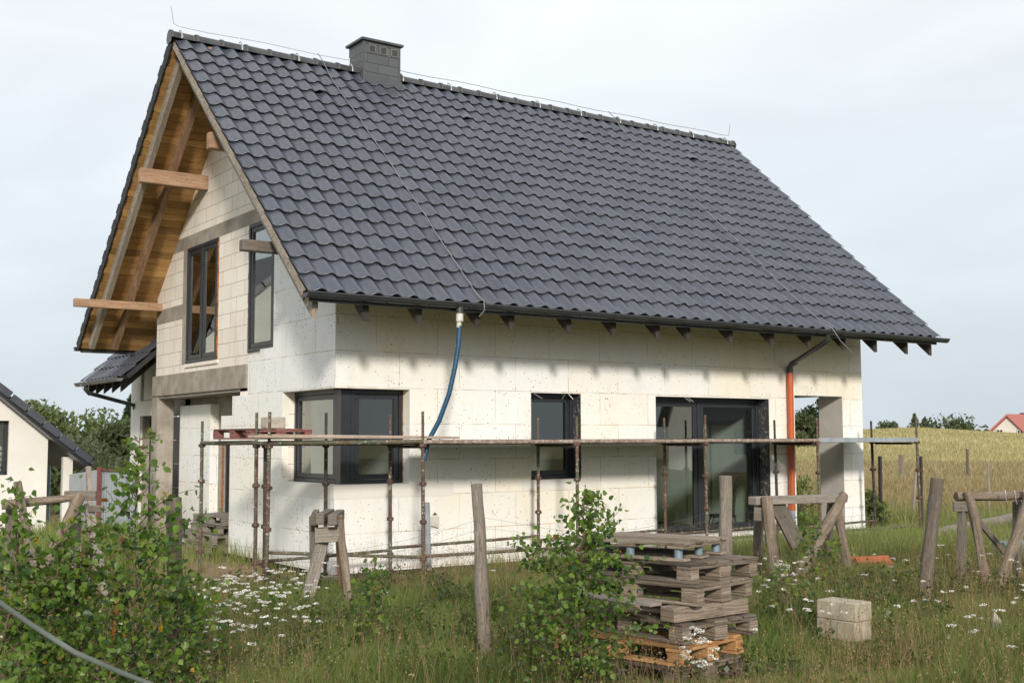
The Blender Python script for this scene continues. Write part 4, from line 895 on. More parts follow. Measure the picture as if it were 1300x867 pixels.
mead=n.ramp(n.noise(n.mapv(P,(.35,.35,1)),1,5,.7),[(.3,(.11,.10,.045)),(.5,(.20,.155,.075)),(.7,(.26,.20,.12))]); c=n.mix(n.rng(dd,36,50,0,.9),c,mead)
wh=n.ramp(n.noise(n.mapv(P,(.012,.05,1),rot=(0,0,.5)),3,6,.65),[(.30,(.26,.25,.13)),(.47,(.40,.34,.19)),(.7,(.47,.40,.235))]); fine=n.noise(P,3.5,5,.8); wh=n.mix(n.rng(fine,.3,.7,.25,0),wh,(.12,.10,.035))
c=n.mix(n.rng(dd,84,86,0,1),c,wh)
gb_=n.math('MULTIPLY',n.rng(dd,79,83,0,1),n.rng(dd,86,90,1,0)); c=n.mix(n.math('MULTIPLY',gb_,.6),c,(.06,.09,.03))
n.bump(n.noise(P,9,6,.8),.7,.05); n.fin(c,.95,spec=.1)
gr=npmesh('ground',co,F.ravel(),np.full(len(F),4,np.int32),n.mat,colr,smooth=True); tag(gr,kind='structure')
# ================================================================== GRASS
def house_mask(x,y): return ((x>-.03)&(x<11.05)&(y>.0)&(y<12))|((x>.4)&(y>7)&(y<13)&(x<8))
vn=np.vectorize(lambda a,b,s: mnoise.noise(Vector((a,b,s))))
def fastnoise(x,y,f,seed):
    """cheap value noise on numpy arrays"""
    X=x*f; Y=y*f; xi=np.floor(X).astype(int); yi=np.floor(Y).astype(int); fx=X-xi; fy=Y-yi; fx=fx*fx*(3-2*fx); fy=fy*fy*(3-2*fy)
    def h(a,b): 
        q=np.sin(a*127.1+b*311.7+seed*74.7)*43758.5453; return q-np.floor(q)
    return (h(xi,yi)*(1-fx)+h(xi+1,yi)*fx)*(1-fy)+(h(xi,yi+1)*(1-fx)+h(xi+1,yi+1)*fx)*fy
def fbm(x,y,f,seed): return (fastnoise(x,y,f,seed)+.5*fastnoise(x,y,f*2.1,seed+1)+.25*fastnoise(x,y,f*4.3,seed+2))/1.75
def scatter(n,r0,r1,a0=-.74,a1=.74,p=1.0):
    r=np.sqrt(rng.uniform(r0**2,r1**2,n)) if p==1 else r0*(r1/r0)**rng.uniform(0,1,n); a=rng.uniform(a0,a1,n)+YAW
    x=CAM.x+r*np.sin(a); y=CAM.y+r*np.cos(a); k=~house_mask(x,y); return x[k],y[k],r[k]
def blades(name,x,y,r,h,w,col,lean,label,cat,seg=3,z0=None,mat='grass'):
    n=len(x); z=terr(x,y)-.02 if z0 is None else z0
    az=rng.uniform(0,2*np.pi,n); ld=rng.uniform(0,2*np.pi,n); L=lean*rng.uniform(.2,1.3,n)*h
    px,py=np.cos(az)*w/2,np.sin(az)*w/2
    co=np.zeros((n,seg*2+1,3),np.float32); cc=np.zeros((n,seg*2+1,3),np.float32)
    for k in range(seg+1):
        t=k/seg; bx=x+np.cos(ld)*L*t**2; by=y+np.sin(ld)*L*t**2; bz=z+h*(t-.18*lean*t**2)
        wt=(1-t)**.7
        if k<seg:
            co[:,2*k]=np.stack([bx-px*wt,by-py*wt,bz],1); co[:,2*k+1]=np.stack([bx+px*wt,by+py*wt,bz],1); cc[:,2*k]=cc[:,2*k+1]=col
        else: co[:,2*k]=np.stack([bx,by,bz],1); cc[:,2*k]=col
    nv=seg*2+1; base=(np.arange(n)*nv)[:,None]
    fl=[]; per=[]
    q=np.concatenate([base+np.array([[2*k,2*k+1,2*k+3,2*k+2]]) for k in range(seg-1)]+[base+np.array([[2*seg-2,2*seg-1,2*seg]])],1)
    per=np.tile(np.array([4]*(seg-1)+[3],np.int32),n)
    o=npmesh(name,co.reshape(-1,3),q.ravel(),per,MT[mat],cc.reshape(-1,3)); 
    o['kind']='stuff'; o['label']=label; o['category']=cat; return o
def grasscol(x,y,n):
    a=fbm(x,y,.55,3); b=fbm(x,y,1.7,8); t=rng.uniform(0,1,n)
    green=np.array([.090,.135,.030]); bright=np.array([.175,.235,.06]); straw=np.array([.30,.235,.12]); brown=np.array([.19,.115,.065]); deep=np.array([.030,.055,.014])
    c=green+(bright-green)*np.clip(b*1.6-.35,0,1)[:,None]; c=c+(deep-c)*np.clip(.55-b*1.2,0,1)[:,None]*.7
    sp=(t<.07+.36*np.clip(a*2.4-1.10,0,1)); pick=rng.uniform(0,1,n)
    c[sp]=np.where((pick[sp]<.6)[:,None],straw,brown)
    return c*rng.uniform(.75,1.3,n)[:,None]
def keep_dirt(x,y): return rng.uniform(0,1,len(x))>zones(x,y)*.97
def sel(k,*a): return [q[k] for q in a]
# near
x,y,r=scatter(440000,5.0,17); k=keep_dirt(x,y); x,y,r=sel(k,x,y,r)
hn=fbm(x,y,.7,21); h=(.07+.26*hn**1.5)*rng.uniform(.5,1.35,len(x))*(.6+.4*ss(-.4,-1.5,y)+.0)
h=h*np.where((y>-1.0)&(y<0)&(x>-.5)&(x<11.5),.45,1)*(1-.85*np.exp(-(((x+.95)/1.1)**2+((y+8.1)/1.0)**2)))*(1+.16*ss(-1.8,-3.5,y))*(1-.6*np.exp(-(((x-1.15)/.7)**2+((y+7.9)/.7)**2)))
blades('grass',x,y,r,h,.0055+.0035*rng.uniform(0,1,len(x)),grasscol(x,y,len(x)),.55,'mixed green and straw coloured grass growing in front of the house','grass')
x,y,r=scatter(240000,17,46,p=2); k=keep_dirt(x,y)&~((r>20)&(rng.uniform(0,1,len(x))<.2)); x,y,r=sel(k,x,y,r)
rb=ss(23,34,r)[:,None]; c=grasscol(x,y,len(x)); lg=np.array([.22,.26,.085]); c=c*.45+lg*.55*rng.uniform(.8,1.3,len(x))[:,None]
md=np.where((rng.uniform(0,1,len(x))<.55)[:,None],np.array([.34,.27,.16]),np.array([.25,.20,.11]))*rng.uniform(.7,1.3,len(x))[:,None]; c=c*(1-rb)+md*rb
blades('meadow_grass',x,y,r,(.25+.35*fbm(x,y,.3,5))*rng.uniform(.5,1.2,len(x)),.0007*r,c,.4,'pale meadow grass behind the house fading to brown','grass',seg=2)
x,y,r=scatter(70000,46,82,p=2,a0=-.2,a1=.8); md=np.where((rng.uniform(0,1,len(x))<.65)[:,None],np.array([.35,.275,.17]),np.array([.24,.22,.11]))*rng.uniform(.7,1.3,len(x))[:,None]
blades('dry_meadow',x,y,r,(.35+.3*fbm(x,y,.2,5))*rng.uniform(.5,1.2,len(x)),.0010*r,md,.4,'brown uncut meadow strip before the wheat field','grass',seg=2)
x,y,r=scatter(90000,84,215,p=2,a0=-.1,a1=.8); md=np.array([.43,.385,.21])*rng.uniform(.65,1.25,len(x))[:,None]*(1-.25*fbm(x,y*3,.03,9))[:,None]; gz_=(fbm(x*.5,y*1.6,.03,14)>.56)[:,None]; md=np.where(gz_,md*np.array([.72,.86,.75]),md)
blades('wheat_field',x,y,r,.38*rng.uniform(.6,1.2,len(x)),.0009*r,md,.4,'ripening yellow wheat field on the low hill','wheat',seg=2)
# tall stems with seed heads
x,y,r=scatter(40000,6,19); a=fbm(x,y,.55,3); k=(a+rng.uniform(-.2,.2,len(x))>.47)&(((x+.95)**2+(y+8.1)**2)>.9)&keep_dirt(x,y)&(y<-1.2); x,y,r=sel(k,x,y,r)
hs_=rng.uniform(.32,.66,len(x)); cs_=np.where((rng.uniform(0,1,len(x))<.5)[:,None],np.array([.30,.22,.12]),np.array([.20,.12,.075]))*rng.uniform(.8,1.2,len(x))[:,None]
blades('tall_grass_stems',x,y,r,hs_,.0035,cs_,.35,'thin brown seed stems standing above the grass','grass')
# seed heads: little slanting flakes
def flakes(name,cx,cy,cz,spread,size,n_each,col,label,cat,flat=False,mat='grass'):
    n=len(cx)*n_each; bx=np.repeat(cx,n_each); by=np.repeat(cy,n_each); bz=np.repeat(cz,n_each); sp=np.repeat(spread,n_each,axis=0) if np.ndim(spread)>1 else np.tile(np.array(spread),(n,1))
    if flat:
        th=rng.uniform(0,6.28,n); rad=np.sqrt(rng.uniform(0,1,n)); off=np.stack([np.cos(th)*rad,np.sin(th)*rad,rng.uniform(-1,1,n)-rad*.7],1)*sp
    else: off=rng.normal(0,1,(n,3))*sp
    c=np.stack([bx,by,bz],1)+off
    u=rng.normal(0,1,(n,3)); u[:,2]*=.25 if flat else 1; u/=np.linalg.norm(u,axis=1)[:,None]; w=rng.normal(0,1,(n,3)); w[:,2]*=.25 if flat else 1; w-=u*(w*u).sum(1)[:,None]; w/=np.linalg.norm(w,axis=1)[:,None]
    s_=(size*rng.uniform(.6,1.3,n))[:,None]; co=np.stack([c-u*s_,c-w*s_*.8,c+u*s_,c+w*s_*.8],1).reshape(-1,3); cc=np.repeat(col if np.ndim(col)>1 else np.tile(np.array(col),(n,1)),4,axis=0) if np.ndim(col)==1 else np.repeat(np.repeat(col,n_each,axis=0),4,axis=0)
    q=np.arange(n*4); o=npmesh(name,co,q,np.full(n,4,np.int32),MT[mat],cc); o['kind']='stuff'; o['label']=label; o['category']=cat; return o
k=rng.uniform(0,1,len(x))<.6; xs_,ys_,hh_=x[k],y[k],hs_[k]
flakes('seed_heads',xs_+rng.normal(0,.04,len(xs_)),ys_+rng.normal(0,.04,len(xs_)),terr(xs_,ys_)+hh_*.86,(.008,.008,.035),.0055,6,cs_[k]*1.15,'loose brown seed heads of the tall grass','grass')
# broad weeds in the foreground
x,y,r=scatter(2600,8,15); k=(fbm(x,y,.8,33)>.5)&keep_dirt(x,y); x,y,r=sel(k,x,y,r)
flakes('weeds',x,y,terr(x,y)+rng.uniform(.05,.2,len(x)),(.06,.06,.05),.022,16,np.array([.05,.085,.022])*rng.uniform(.7,1.4,len(x))[:,None],'low broad leaved weeds between the grass','weeds',mat='leaf')
# yarrow
fl=[]
def yar(u,v,d,su,sd,n):
    for _ in range(n):
        P=W(u+random.gauss(0,su),700,d+random.gauss(0,sd)); fl.append((P.x,P.y,random.uniform(.26,.50)))
yar(340,0,10.6,44,1.0,100); yar(290,0,11.5,30,.5,40); yar(265,0,10,25,1.0,30); yar(885,0,7.9,14,.12,22); yar(990,0,12.3,14,.4,22); yar(1175,0,11.3,80,1.3,22); yar(1040,0,9.8,25,.5,10); yar(1250,0,9.4,60,.9,16); yar(280,0,8.4,18,.3,8); yar(100,0,8.6,60,.8,22)
yar(960,0,10.5,35,.9,8); yar(1180,0,12.8,60,.6,12); yar(700,0,13,150,.6,14)
FA=np.array(fl); FA=FA[~house_mask(FA[:,0],FA[:,1])]; FA=FA[FA[:,1]<-.9]; fz=terr(FA[:,0],FA[:,1])+FA[:,2]
m=MB()
blades('yarrow_stems',FA[:,0],FA[:,1],None,FA[:,2],.007,np.tile(np.array([.09,.12,.045]),(len(FA),1)),.02,'thin green stems of the white yarrow','flower stems')
rad=rng.uniform(.018,.042,len(FA)); spd=np.stack([rad,rad,np.full(len(FA),.006)],1)
flakes('yarrow_flowers',FA[:,0],FA[:,1],fz,spd,.0075,34,np.array([.74,.72,.66]),'flat white yarrow flower heads scattered in the grass','flowers',True,'petal')
# dandelion-like pale clocks
# ================================================================== SAPLINGS
def leafmesh(name,pts,dirs,size,cols,parent):
    """birch-like leaves: pointed, folded along the midrib"""
    n=len(pts); pts=np.array(pts); D=np.array(dirs); D/=np.linalg.norm(D,axis=1)[:,None]+1e-9
    rnd=rng.normal(0,1,(n,3)); Sd=np.cross(D,rnd); Sd/=np.linalg.norm(Sd,axis=1)[:,None]+1e-9; Nn=np.cross(Sd,D)
    s_=(size*rng.uniform(.55,1.25,n))[:,None]
    prof=[(0,0,0),(.22,.40,.07),(.45,.46,.10),(.75,.22,.06),(1.05,0,-.06)]
    co=np.zeros((n,8,3)); 
    for k,(t,wd,up) in enumerate(prof): co[:,k]=pts+D*s_*t+Sd*s_*wd+Nn*s_*up
    for k,(t,wd,up) in enumerate(prof[1:4]): co[:,5+k]=pts+D*s_*t-Sd*s_*wd+Nn*s_*up
    q=np.array([[0,1,2,3,4],[0,4,7,6,5]]); base=(np.arange(n)*8)[:,None]
    fl=np.concatenate([base+q[0],base+q[1]],1).ravel()
    return npmesh(name,co.reshape(-1,3),fl,np.full(2*n,5,np.int32),MT['leaf'],np.repeat(cols,8,axis=0),parent=parent)
def sapling(label,base,h,spread,nb,nl,size=.045,lean=(0,0),seed=0,low=.12,yellow=.006,group='young leafy saplings',dense=1,stem_r=.011,wob=.05):
    r=random.Random(seed); B=Vector(base); t=thing('sapling',label,'sapling',B,group); m=MB()
    def stem(tt): return B+Vector((lean[0]*tt**1.3+wob*math.sin(tt*5+seed),lean[1]*tt**1.3+wob*math.sin(tt*4+seed*2),h*tt))
    m.tube([stem(i/10) for i in range(11)],[stem_r*(1-.8*i/10) for i in range(11)],7)
    pts=[];dirs=[];
    def leaf(p,d,q=1):
        dd=Vector((d.x*.5+r.gauss(0,.45),d.y*.5+r.gauss(0,.45),-.45+r.gauss(0,.45))); pts.append(tuple(p+Vector((r.gauss(0,.012),r.gauss(0,.012),r.gauss(0,.012))))); dirs.append(tuple(dd))
    for b in range(nb):
        tt=low+(1-low)*(b+r.random()*.7)/nb; tt=min(tt,.985); a=b*2.4+r.gauss(0,.4); P=stem(tt)
        prof=math.sin(min(1,(tt-low)/(1-low)+.12)*math.pi*.86+.28)**.8 if tt<.99 else .2
        L=spread*max(.16,prof)*r.uniform(.65,1.15); el=r.uniform(.35,1.0)
        d=Vector((math.cos(a)*math.cos(el),math.sin(a)*math.cos(el),math.sin(el))); br=[P]; k=8
        for i in range(k):
            dd=(d+Vector((r.gauss(0,.16),r.gauss(0,.16),-.05*i+r.gauss(0,.08)))).normalized(); br.append(br[-1]+dd*L/k)
        m.tube(br,[.0045*(1-.75*i/k) for i in range(k+1)],4,cap=False)
        cnt=max(5,int(nl/nb*(L/spread)*dense))
        for i in range(cnt):
            s_=r.uniform(.12,1.0)*k; i0=min(k-1,int(s_)); p=br[i0].lerp(br[i0+1],s_-i0); side=Vector((r.gauss(0,1),r.gauss(0,1),r.gauss(0,.5))).normalized()
            p2=p+side*r.uniform(.01,.075 if r.random()<.6 else .13); leaf(p2,side)
    for i in range(int(6+h*5)):
        tt=r.uniform(.75,1.0); side=Vector((r.gauss(0,1),r.gauss(0,1),.3)).normalized(); leaf(stem(tt)+side*r.uniform(.01,.05),side)
    n=len(pts); q=rng.uniform(0,1,n); 
    ca=np.array([.075,.135,.026]); cb_=np.array([.21,.31,.06]); cd=np.array([.045,.09,.028]); cols=ca+(cb_-ca)*(rng.uniform(0,1,n)**1.6)[:,None]; k2=q<.3; cols[k2]=cd*rng.uniform(.8,1.3,k2.sum())[:,None]
    k3=q>1-yellow; cols[k3]=np.array([.45,.28,.04]); k4=(q>1-yellow*3)&(q<1-yellow*2); cols[k4]=np.array([.24,.09,.04])
    hz=np.array([p[2] for p in pts]); fresh=ss(.7,1.0,(hz-B.z)/h)[:,None]; cols=cols*(1-.4*fresh)+np.array([.13,.21,.045])*.4*fresh
    m.build('stem',MT['bark'],t); leafmesh('foliage',pts,dirs,size,cols,t); return t
def fb(u,d): 
    P=W(u,700,d); P.z=tz(P.x,P.y)-.03; return P
sapling('tall sapling with a thin leafy leader rising before the wing wall',fb(172,6.8),1.80,.56,56,1500,.045,(.02,.02),1,.10,yellow=.005,wob=.02,dense=1.1)
sapling('bushy sapling just left of the rusty rod',fb(115,6.6),1.28,.46,56,1900,.040,(-.02,0),2,.05,yellow=.004)
sapling('broad sapling spreading before the log trestle',fb(62,6.5),1.28,.46,56,1900,.040,(.02,0),3,.05,yellow=.004)
sapling('sapling cut by the picture edge reaching up before the white house window',fb(4,6.4),1.52,.40,50,1500,.041,(.02,0),4,.05)
sapling('low dense sapling around the foot of the rotten post',fb(212,7.1),1.10,.38,46,1300,.040,(.03,0),5,.05,yellow=.006)
sapling('small sapling leaning toward the flowers beside the rotten post',fb(243,7.2),.86,.30,18,260,.044,(.08,0),6,.15)
sapling('low sapling in the lower corner beneath the rope',fb(30,5.9),.72,.42,36,1000,.040,(.02,0),7,.05)
sapling('low sapling filling the gap under the tall one',fb(150,6.2),.66,.42,30,800,.040,(0,0),8,.05)
sapling('sapling with a spiky top beside the pallet stack, leaves hiding its left side',fb(740,7.9),1.42,.58,84,3900,.039,(.02,0),9,.04,yellow=.005,wob=.03)
sapling('small sapling alone in the grass between trestle and fence post',fb(470,10.0),.72,.22,20,330,.05,(-.02,0),10,.05)
sapling('straggly sapling growing through the trestle by the downpipe',fb(1030,13.4),.95,.40,26,420,.05,(-.1,0),11,.05)
sapling('tiny sapling at the foot of the trestle behind the blocks',fb(995,11.5),.55,.30,14,170,.045,(.0,0),12,.05)
# ================================================================== TREES
def tree(label,P,h,w,seed,n=2600,leaf=.22,col=((.035,.06,.018),(.07,.105,.03)),trunk=True,shape='round',group=None,name='tree'):
    r=np.random.default_rng(seed); P=Vector(P); t=thing(name,label,'tree',P,group); m=MB(); th=h*(.3 if shape=='round' else .12)
    m.tube([P,P+Vector((0,0,th)),P+Vector((.05*w,0,h*.8))],[w*.035,w*.025,w*.008],7)
    if shape=='round':
        nc=26; cen=[];rad=[]
        for k in range(nc):
            a=r.uniform(0,6.28); zz=r.uniform(.12,.93); prof=math.sin(min(1,zz*.9+.12)*math.pi)**.55; q=r.uniform(.25,.85)*prof*w/2
            cen.append((math.cos(a)*q,math.sin(a)*q,zz*h)); rad.append(w*r.uniform(.10,.20))
            if k%3==0: m.tube([P+Vector((0,0,th*.9)),P+Vector((cen[-1][0]*.5,cen[-1][1]*.5,(th+cen[-1][2])/2)),P+Vector(cen[-1])],[w*.012,w*.009,w*.003],5)
        cen=np.array(cen);rad=np.array(rad); ci=r.integers(0,nc,n); d=r.normal(0,1,(n,3)); d/=np.linalg.norm(d,axis=1)[:,None]; rr_=r.uniform(.35,1.12,n)**.6
        c=cen[ci]+d*(rad[ci]*rr_)[:,None]*np.array([1,1,.85]); tone=r.uniform(0,1,nc)[ci]*.6+r.uniform(0,1,n)*.4
    else:
        zz=r.uniform(0,1,n)**.8; whorl=np.floor(zz*14)/14; a=np.floor(r.uniform(0,9,n))*.7+whorl*9+r.normal(0,.12,n); q=r.uniform(.1,1,n)*(1-zz)**.9*w/2*(.75+.3*np.sin(whorl*40)); c=np.stack([np.cos(a)*q,np.sin(a)*q,h*(.08+.92*zz)-q*.35+r.normal(0,.02*h,n)],1); tone=r.uniform(0,1,n)
    c=c+np.array(P); u=r.normal(0,1,(n,3)); u/=np.linalg.norm(u,axis=1)[:,None]; v=np.cross(u,r.normal(0,1,(n,3))); v/=np.linalg.norm(v,axis=1)[:,None]; s_=(leaf*r.uniform(.5,1.3,n))[:,None]
    co=np.stack([c-u*s_,c-v*s_*.5,c+u*s_,c+v*s_*.5],1).reshape(-1,3); c0,c1=np.array(col[0]),np.array(col[1]); cc=np.repeat(c0+(c1-c0)*tone[:,None],4,axis=0)
    m.build('trunk',MT['bark'],t); npmesh('crown',co,np.arange(4*n),np.full(n,4,np.int32),MT['crown'],cc,parent=t); return t
def tr(label,u,vtop,d,w,seed,zb=None,**k):
    T=W(u,vtop,d); z=tz(T.x,T.y) if zb is None else zb; return tree(label,(T.x,T.y,z),T.z-z,w,seed,**k)
TG='trees behind the neighbouring house'; bir=((.075,.105,.038),(.14,.175,.07)); dk=((.04,.06,.026),(.085,.11,.045)); wi=((.085,.11,.065),(.13,.155,.095))
tr('tall loose birch tree directly behind the neighbour\'s dark roof',46,512,62,5.2,31,col=bir,leaf=.16,n=3800,group=TG)
tr('birch tree with feathery top just right of the roof slope',66,520,66,4.4,32,col=bir,leaf=.16,n=3200,group=TG)
tr('low bushy tree showing over the end of the neighbour\'s eaves',94,556,58,4,33,col=bir,leaf=.15,n=3000,group=TG)
tr('small grey green tree above the sheet fence',112,560,54,4.2,34,col=wi,leaf=.14,n=3000,group=TG)
tr('rounded full tree in the middle of the row left of the wing',134,530,64,5.6,35,col=bir,leaf=.16,n=4200,group=TG)
tr('rounded tree close against the wing wall',160,536,60,4.4,36,col=dk,leaf=.16,n=3600,group=TG)
tr('dark pointed spruce peeping out beside the wing wall',166,508,85,5,37,col=((.02,.035,.018),(.035,.055,.028)),shape='cone',leaf=.3,n=2600,group=TG)
tr('tall green tree partly hidden by the wing of the house',190,515,66,6,38,col=bir,leaf=.16,n=3000,group=TG)
tr('willow like tree behind the open porch of the neighbour',78,575,48,4.5,39,col=dk,leaf=.14,n=3000,group=TG)
tr('leafy round tree seen through the terrace opening, nearer its left edge',1014,526,120,6,41,col=dk,leaf=.24,n=3200)
tr('taller dark tree seen through the terrace opening against the pillar',1042,511,128,5.5,42,col=((.018,.032,.015),(.035,.05,.022)),leaf=.24,n=3200,)
def hillt(label,u,vt,d,w,seed,**k): tr(label,u,vt,d,w,seed,**k)
hillt('small round shrub alone on the crest of the wheat hill',1128,536.5,212,6.2,44,col=dk,leaf=.3,n=900,zb=1.6)
hillt('thin conifer on the hill crest behind the last scaffold standard',1161,526,215,7,45,col=wi,leaf=.34,n=600,shape='cone',zb=1.6)
hillt('lower conifer on the hill crest right of the thin one',1174,531,218,8.5,46,col=wi,leaf=.36,n=800,shape='cone',zb=1.6)
hillt('wide round bush on the hill crest',1210,533,214,12,47,col=dk,leaf=.35,n=2200,zb=.2)
hillt('low bush just right of the round one on the crest',1231,545,216,5,48,col=dk,leaf=.35,n=500,zb=.2)
hillt('tiny bush on the crest near the red roofed house',1247,547,220,4,49,col=dk,leaf=.35,n=400,zb=.2)
for k,(x_,y_,h_,w_) in enumerate(((58,-34,8,8),(60,-20,9,8),(56,-46,8,8))):
    tree(['large tree beside the house across the field','tree past the gable of the house across the field','tree at the end of the row across the field','tree behind the house across the field'][k],(x_,y_,0),h_,w_,70+k,n=1500,leaf=.4,col=dk,group='trees across the field')
# weeds and nettles visible under the terrace opening
tree('tall nettle like weed clump behind the terrace opening',(lambda q:(q.x,q.y,tz(q.x,q.y)))(W(1018,640,26)),.95,1.3,50,n=900,leaf=.045,col=((.12,.16,.05),(.19,.24,.08)),name='weed_clump',group=None)['category']='weed'
tree('green shrub growing past the house pillar',(lambda q:(q.x,q.y,tz(q.x,q.y)))(W(1104,640,24)),.75,.9,51,n=1100,leaf=.05,col=((.09,.13,.04),(.16,.20,.07)),name='shrub')['category']='shrub'
# ================================================================== NEIGHBOURING BUILDINGS
D0=28.0; px=D0/FPX
def nb(u,v,dd=0): return W(u,v,D0+dd)
nh=thing('neighbour_house','white rendered neighbouring house with dark sloping roof and open porch','house',(lambda q:(q.x,q.y,-1))(nb(0,600)))
A_d=(hd-rt_*.62).normalized(); A_r=(rt_+hd*.62).normalized()
O=nb(61,560); zg_=-1.3
def gp(u,v):           # a point of the gable plane seen at (u,v): its distance along the gable and its height
    r=W(u,v,1)-CAM; q=CAM+r*((O-CAM).dot(A_d)/r.dot(A_d)); return ((q-O).dot(A_r),q.z)
def L(a,d,z): q=O+A_r*a+A_d*d; return Vector((q.x,q.y,z))
e,ze_=gp(108,585); a0_,z0_=gp(0,497)
slope=(z0_-ze_)/(e-a0_)
def rz_(a): return ze_+slope*(e-a)
m=MB(); apex=-6.0
wall_pts=[(0,zg_),(0,rz_(0)-.2),(apex,rz_(apex)-.2),(2*apex,rz_(0)-.2),(2*apex,zg_)]
wx1,wz1=gp(12,534); _,wz0=gp(5,603); wx0=wx1-2.6
us=[2*apex,apex,wx0,wx1,0]; zs2=[zg_,wz0,wz1,9]
def topn(a): return min(rz_(a),rz_(2*apex-a))-.2
for i in range(4):
    for j in range(3):
        if i==2 and j==1: continue
        poly=clip_poly([(us[i],zs2[j]),(us[i+1],zs2[j]),(us[i+1],zs2[j+1]),(us[i],zs2[j+1])],lambda q: topn(q[0])-q[1])
        if len(poly)>2: m.face([L(a,0,z) for a,z in poly]); m.face([L(a,.3,z) for a,z in poly[::-1]])
m.face([L(0,0,zg_),L(0,9,zg_),L(0,9,rz_(0)-.2),L(0,0,rz_(0)-.2)]); m.face([L(2*apex,9,zg_),L(0,9,zg_),L(0,9,2.2),L(2*apex,9,2.2)])
m.face([L(2*apex,9,2.2),L(0,9,2.2),L(apex,9,rz_(apex)-.2)])
for a,b,c,d in ((wx0,wx1,wz0,wz0),(wx0,wx1,wz1,wz1)): m.face([L(a,0,c),L(b,0,c),L(b,.3,c),L(a,.3,c)])
m.face([L(wx1,0,wz0),L(wx1,0,wz1),L(wx1,.3,wz1),L(wx1,.3,wz0)])
m.build('wall',MT['white'],nh)
m=MB()
for s_ in (1,-1):
    def Q(a): return a if s_==1 else 2*apex-a
    pr=[(e,rz_(e)),(apex,rz_(apex)),(apex,rz_(apex)-.17),(e,rz_(e)-.19)]
    F0=[L(Q(a),-.55,z) for a,z in pr]; F1=[L(Q(a),9.6,z) for a,z in pr]; m.face(F0); m.face(F1[::-1]); [m.face([F0[i],F1[i],F1[(i+1)%4],F0[(i+1)%4]]) for i in range(4)]
ro=m.build('roof',MT['frame'],nh); 
m=MB(); 
for k in range(22):
    a=e-k*.36; m.beam(L(a,-.6,rz_(a)+.02),L(a-.34,-.6,rz_(a-.34)-.005),.10,.16,(0,0,1))
m.build('verge_tiles',MT['tile'],ro)
m=MB(); gutter(m,L(e+.07,9.5,rz_(e)-.05),L(e+.07,-.6,rz_(e)-.05),.07); m.build('gutter',MT['gutter'],nh)
m=MB(); m.tube([L(e+.05,-.4,rz_(e)-.1),L(e-.2,-.3,rz_(e)-.3),L(.58,-.0,rz_(e)-.45)],.04,8); m.build('downpipe',MT['gutter'],nh)
def pane_win(par,a0,a1,z0,z1):
    w=MB()
    for (x0,x1,y0,y1) in ((a0,a1,z0,z0+.09),(a0,a1,z1-.09,z1),(a0,a0+.09,z0,z1),(a1-.09,a1,z0,z1)):
        f=[L(x0,.12,y0),L(x1,.12,y0),L(x1,.12,y1),L(x0,.12,y1)]; b=[L(x0,.2,y0),L(x1,.2,y0),L(x1,.2,y1),L(x0,.2,y1)]; w.face(f); w.face(b[::-1]); [w.face([f[i],b[i],b[(i+1)%4],f[(i+1)%4]]) for i in range(4)]
    o=w.build('window',MT['frame'],par); g_=MB(); g_.face([L(a0+.08,.17,z0+.08),L(a1-.08,.17,z0+.08),L(a1-.08,.17,z1-.08),L(a0+.08,.17,z1-.08)]); g_.build('pane',MT['glass'],o)
    b_=MB(); [b_.beam(L(a0+.1,.35,z0+.1+q*.13),L(a1-.1,.35,z0+.1+q*.13),.05,.09) for q in range(5)]; b_.build('blind',MT['whitepl'],o)
pane_win(nh,wx0,wx1,wz0,wz1)
m=MB(); m.box((0,0,0),(.22,.22,rz_(gp(88,600)[0])-zg_-.2),0,Matrix.Translation(L(gp(81,600)[0],.1,zg_))@Matrix.Rotation(ang_of(A_r),4,'Z')); m.build('porch_pillar',MT['white'],nh)
m=MB(); q=[L(0,6,zg_),L(.55,6,zg_),L(.55,6,1.2),L(0,6,1.2)]; m.box((0,0,0),(.12,.1,1.2-zg_),0,Matrix.Translation(L(.02,.3,zg_))@Matrix.Rotation(ang_of(A_r),4,'Z')); m.build('porch_post',MT['bluegrey'],nh)
# grey sheet fence
fs=thing('sheet_fence','grey corrugated sheet fence with red brown posts beside the white house','fence',(lambda q:(q.x,q.y,-1))(W(120,640,24)))
def sheet(uA,vA,dA,uB,vB,dB,name='sheet_panel'):
    m=MB(); A=W(uA,vA,dA);B=W(uB,vB,dB); n_=int((B-A).length/.09); zb=-1.3
    for i in range(n_):
        a=A.lerp(B,i/n_);b=A.lerp(B,(i+.5)/n_);c=A.lerp(B,(i+1)/n_); o=hd*.02
        for p,q in ((a,b+o),(b+o,c)): m.face([(p.x,p.y,zb),(q.x,q.y,zb),(q.x,q.y,q.z),(p.x,p.y,p.z)])
    m.build(name,MT['fence_panel'],fs)
sheet(88,602,27,125,596,22); sheet(127,596,22,176,598,21)
m=MB(); P=W(126,594,21.9); m.box((P.x-.03,P.y-.03,-1.2),(P.x+.03,P.y+.03,P.z+.02)); m.beam(W(126,596,21.95),W(176,597.5,20.95),.03,.03); m.build('fence_frame',MT['redpost'],fs)
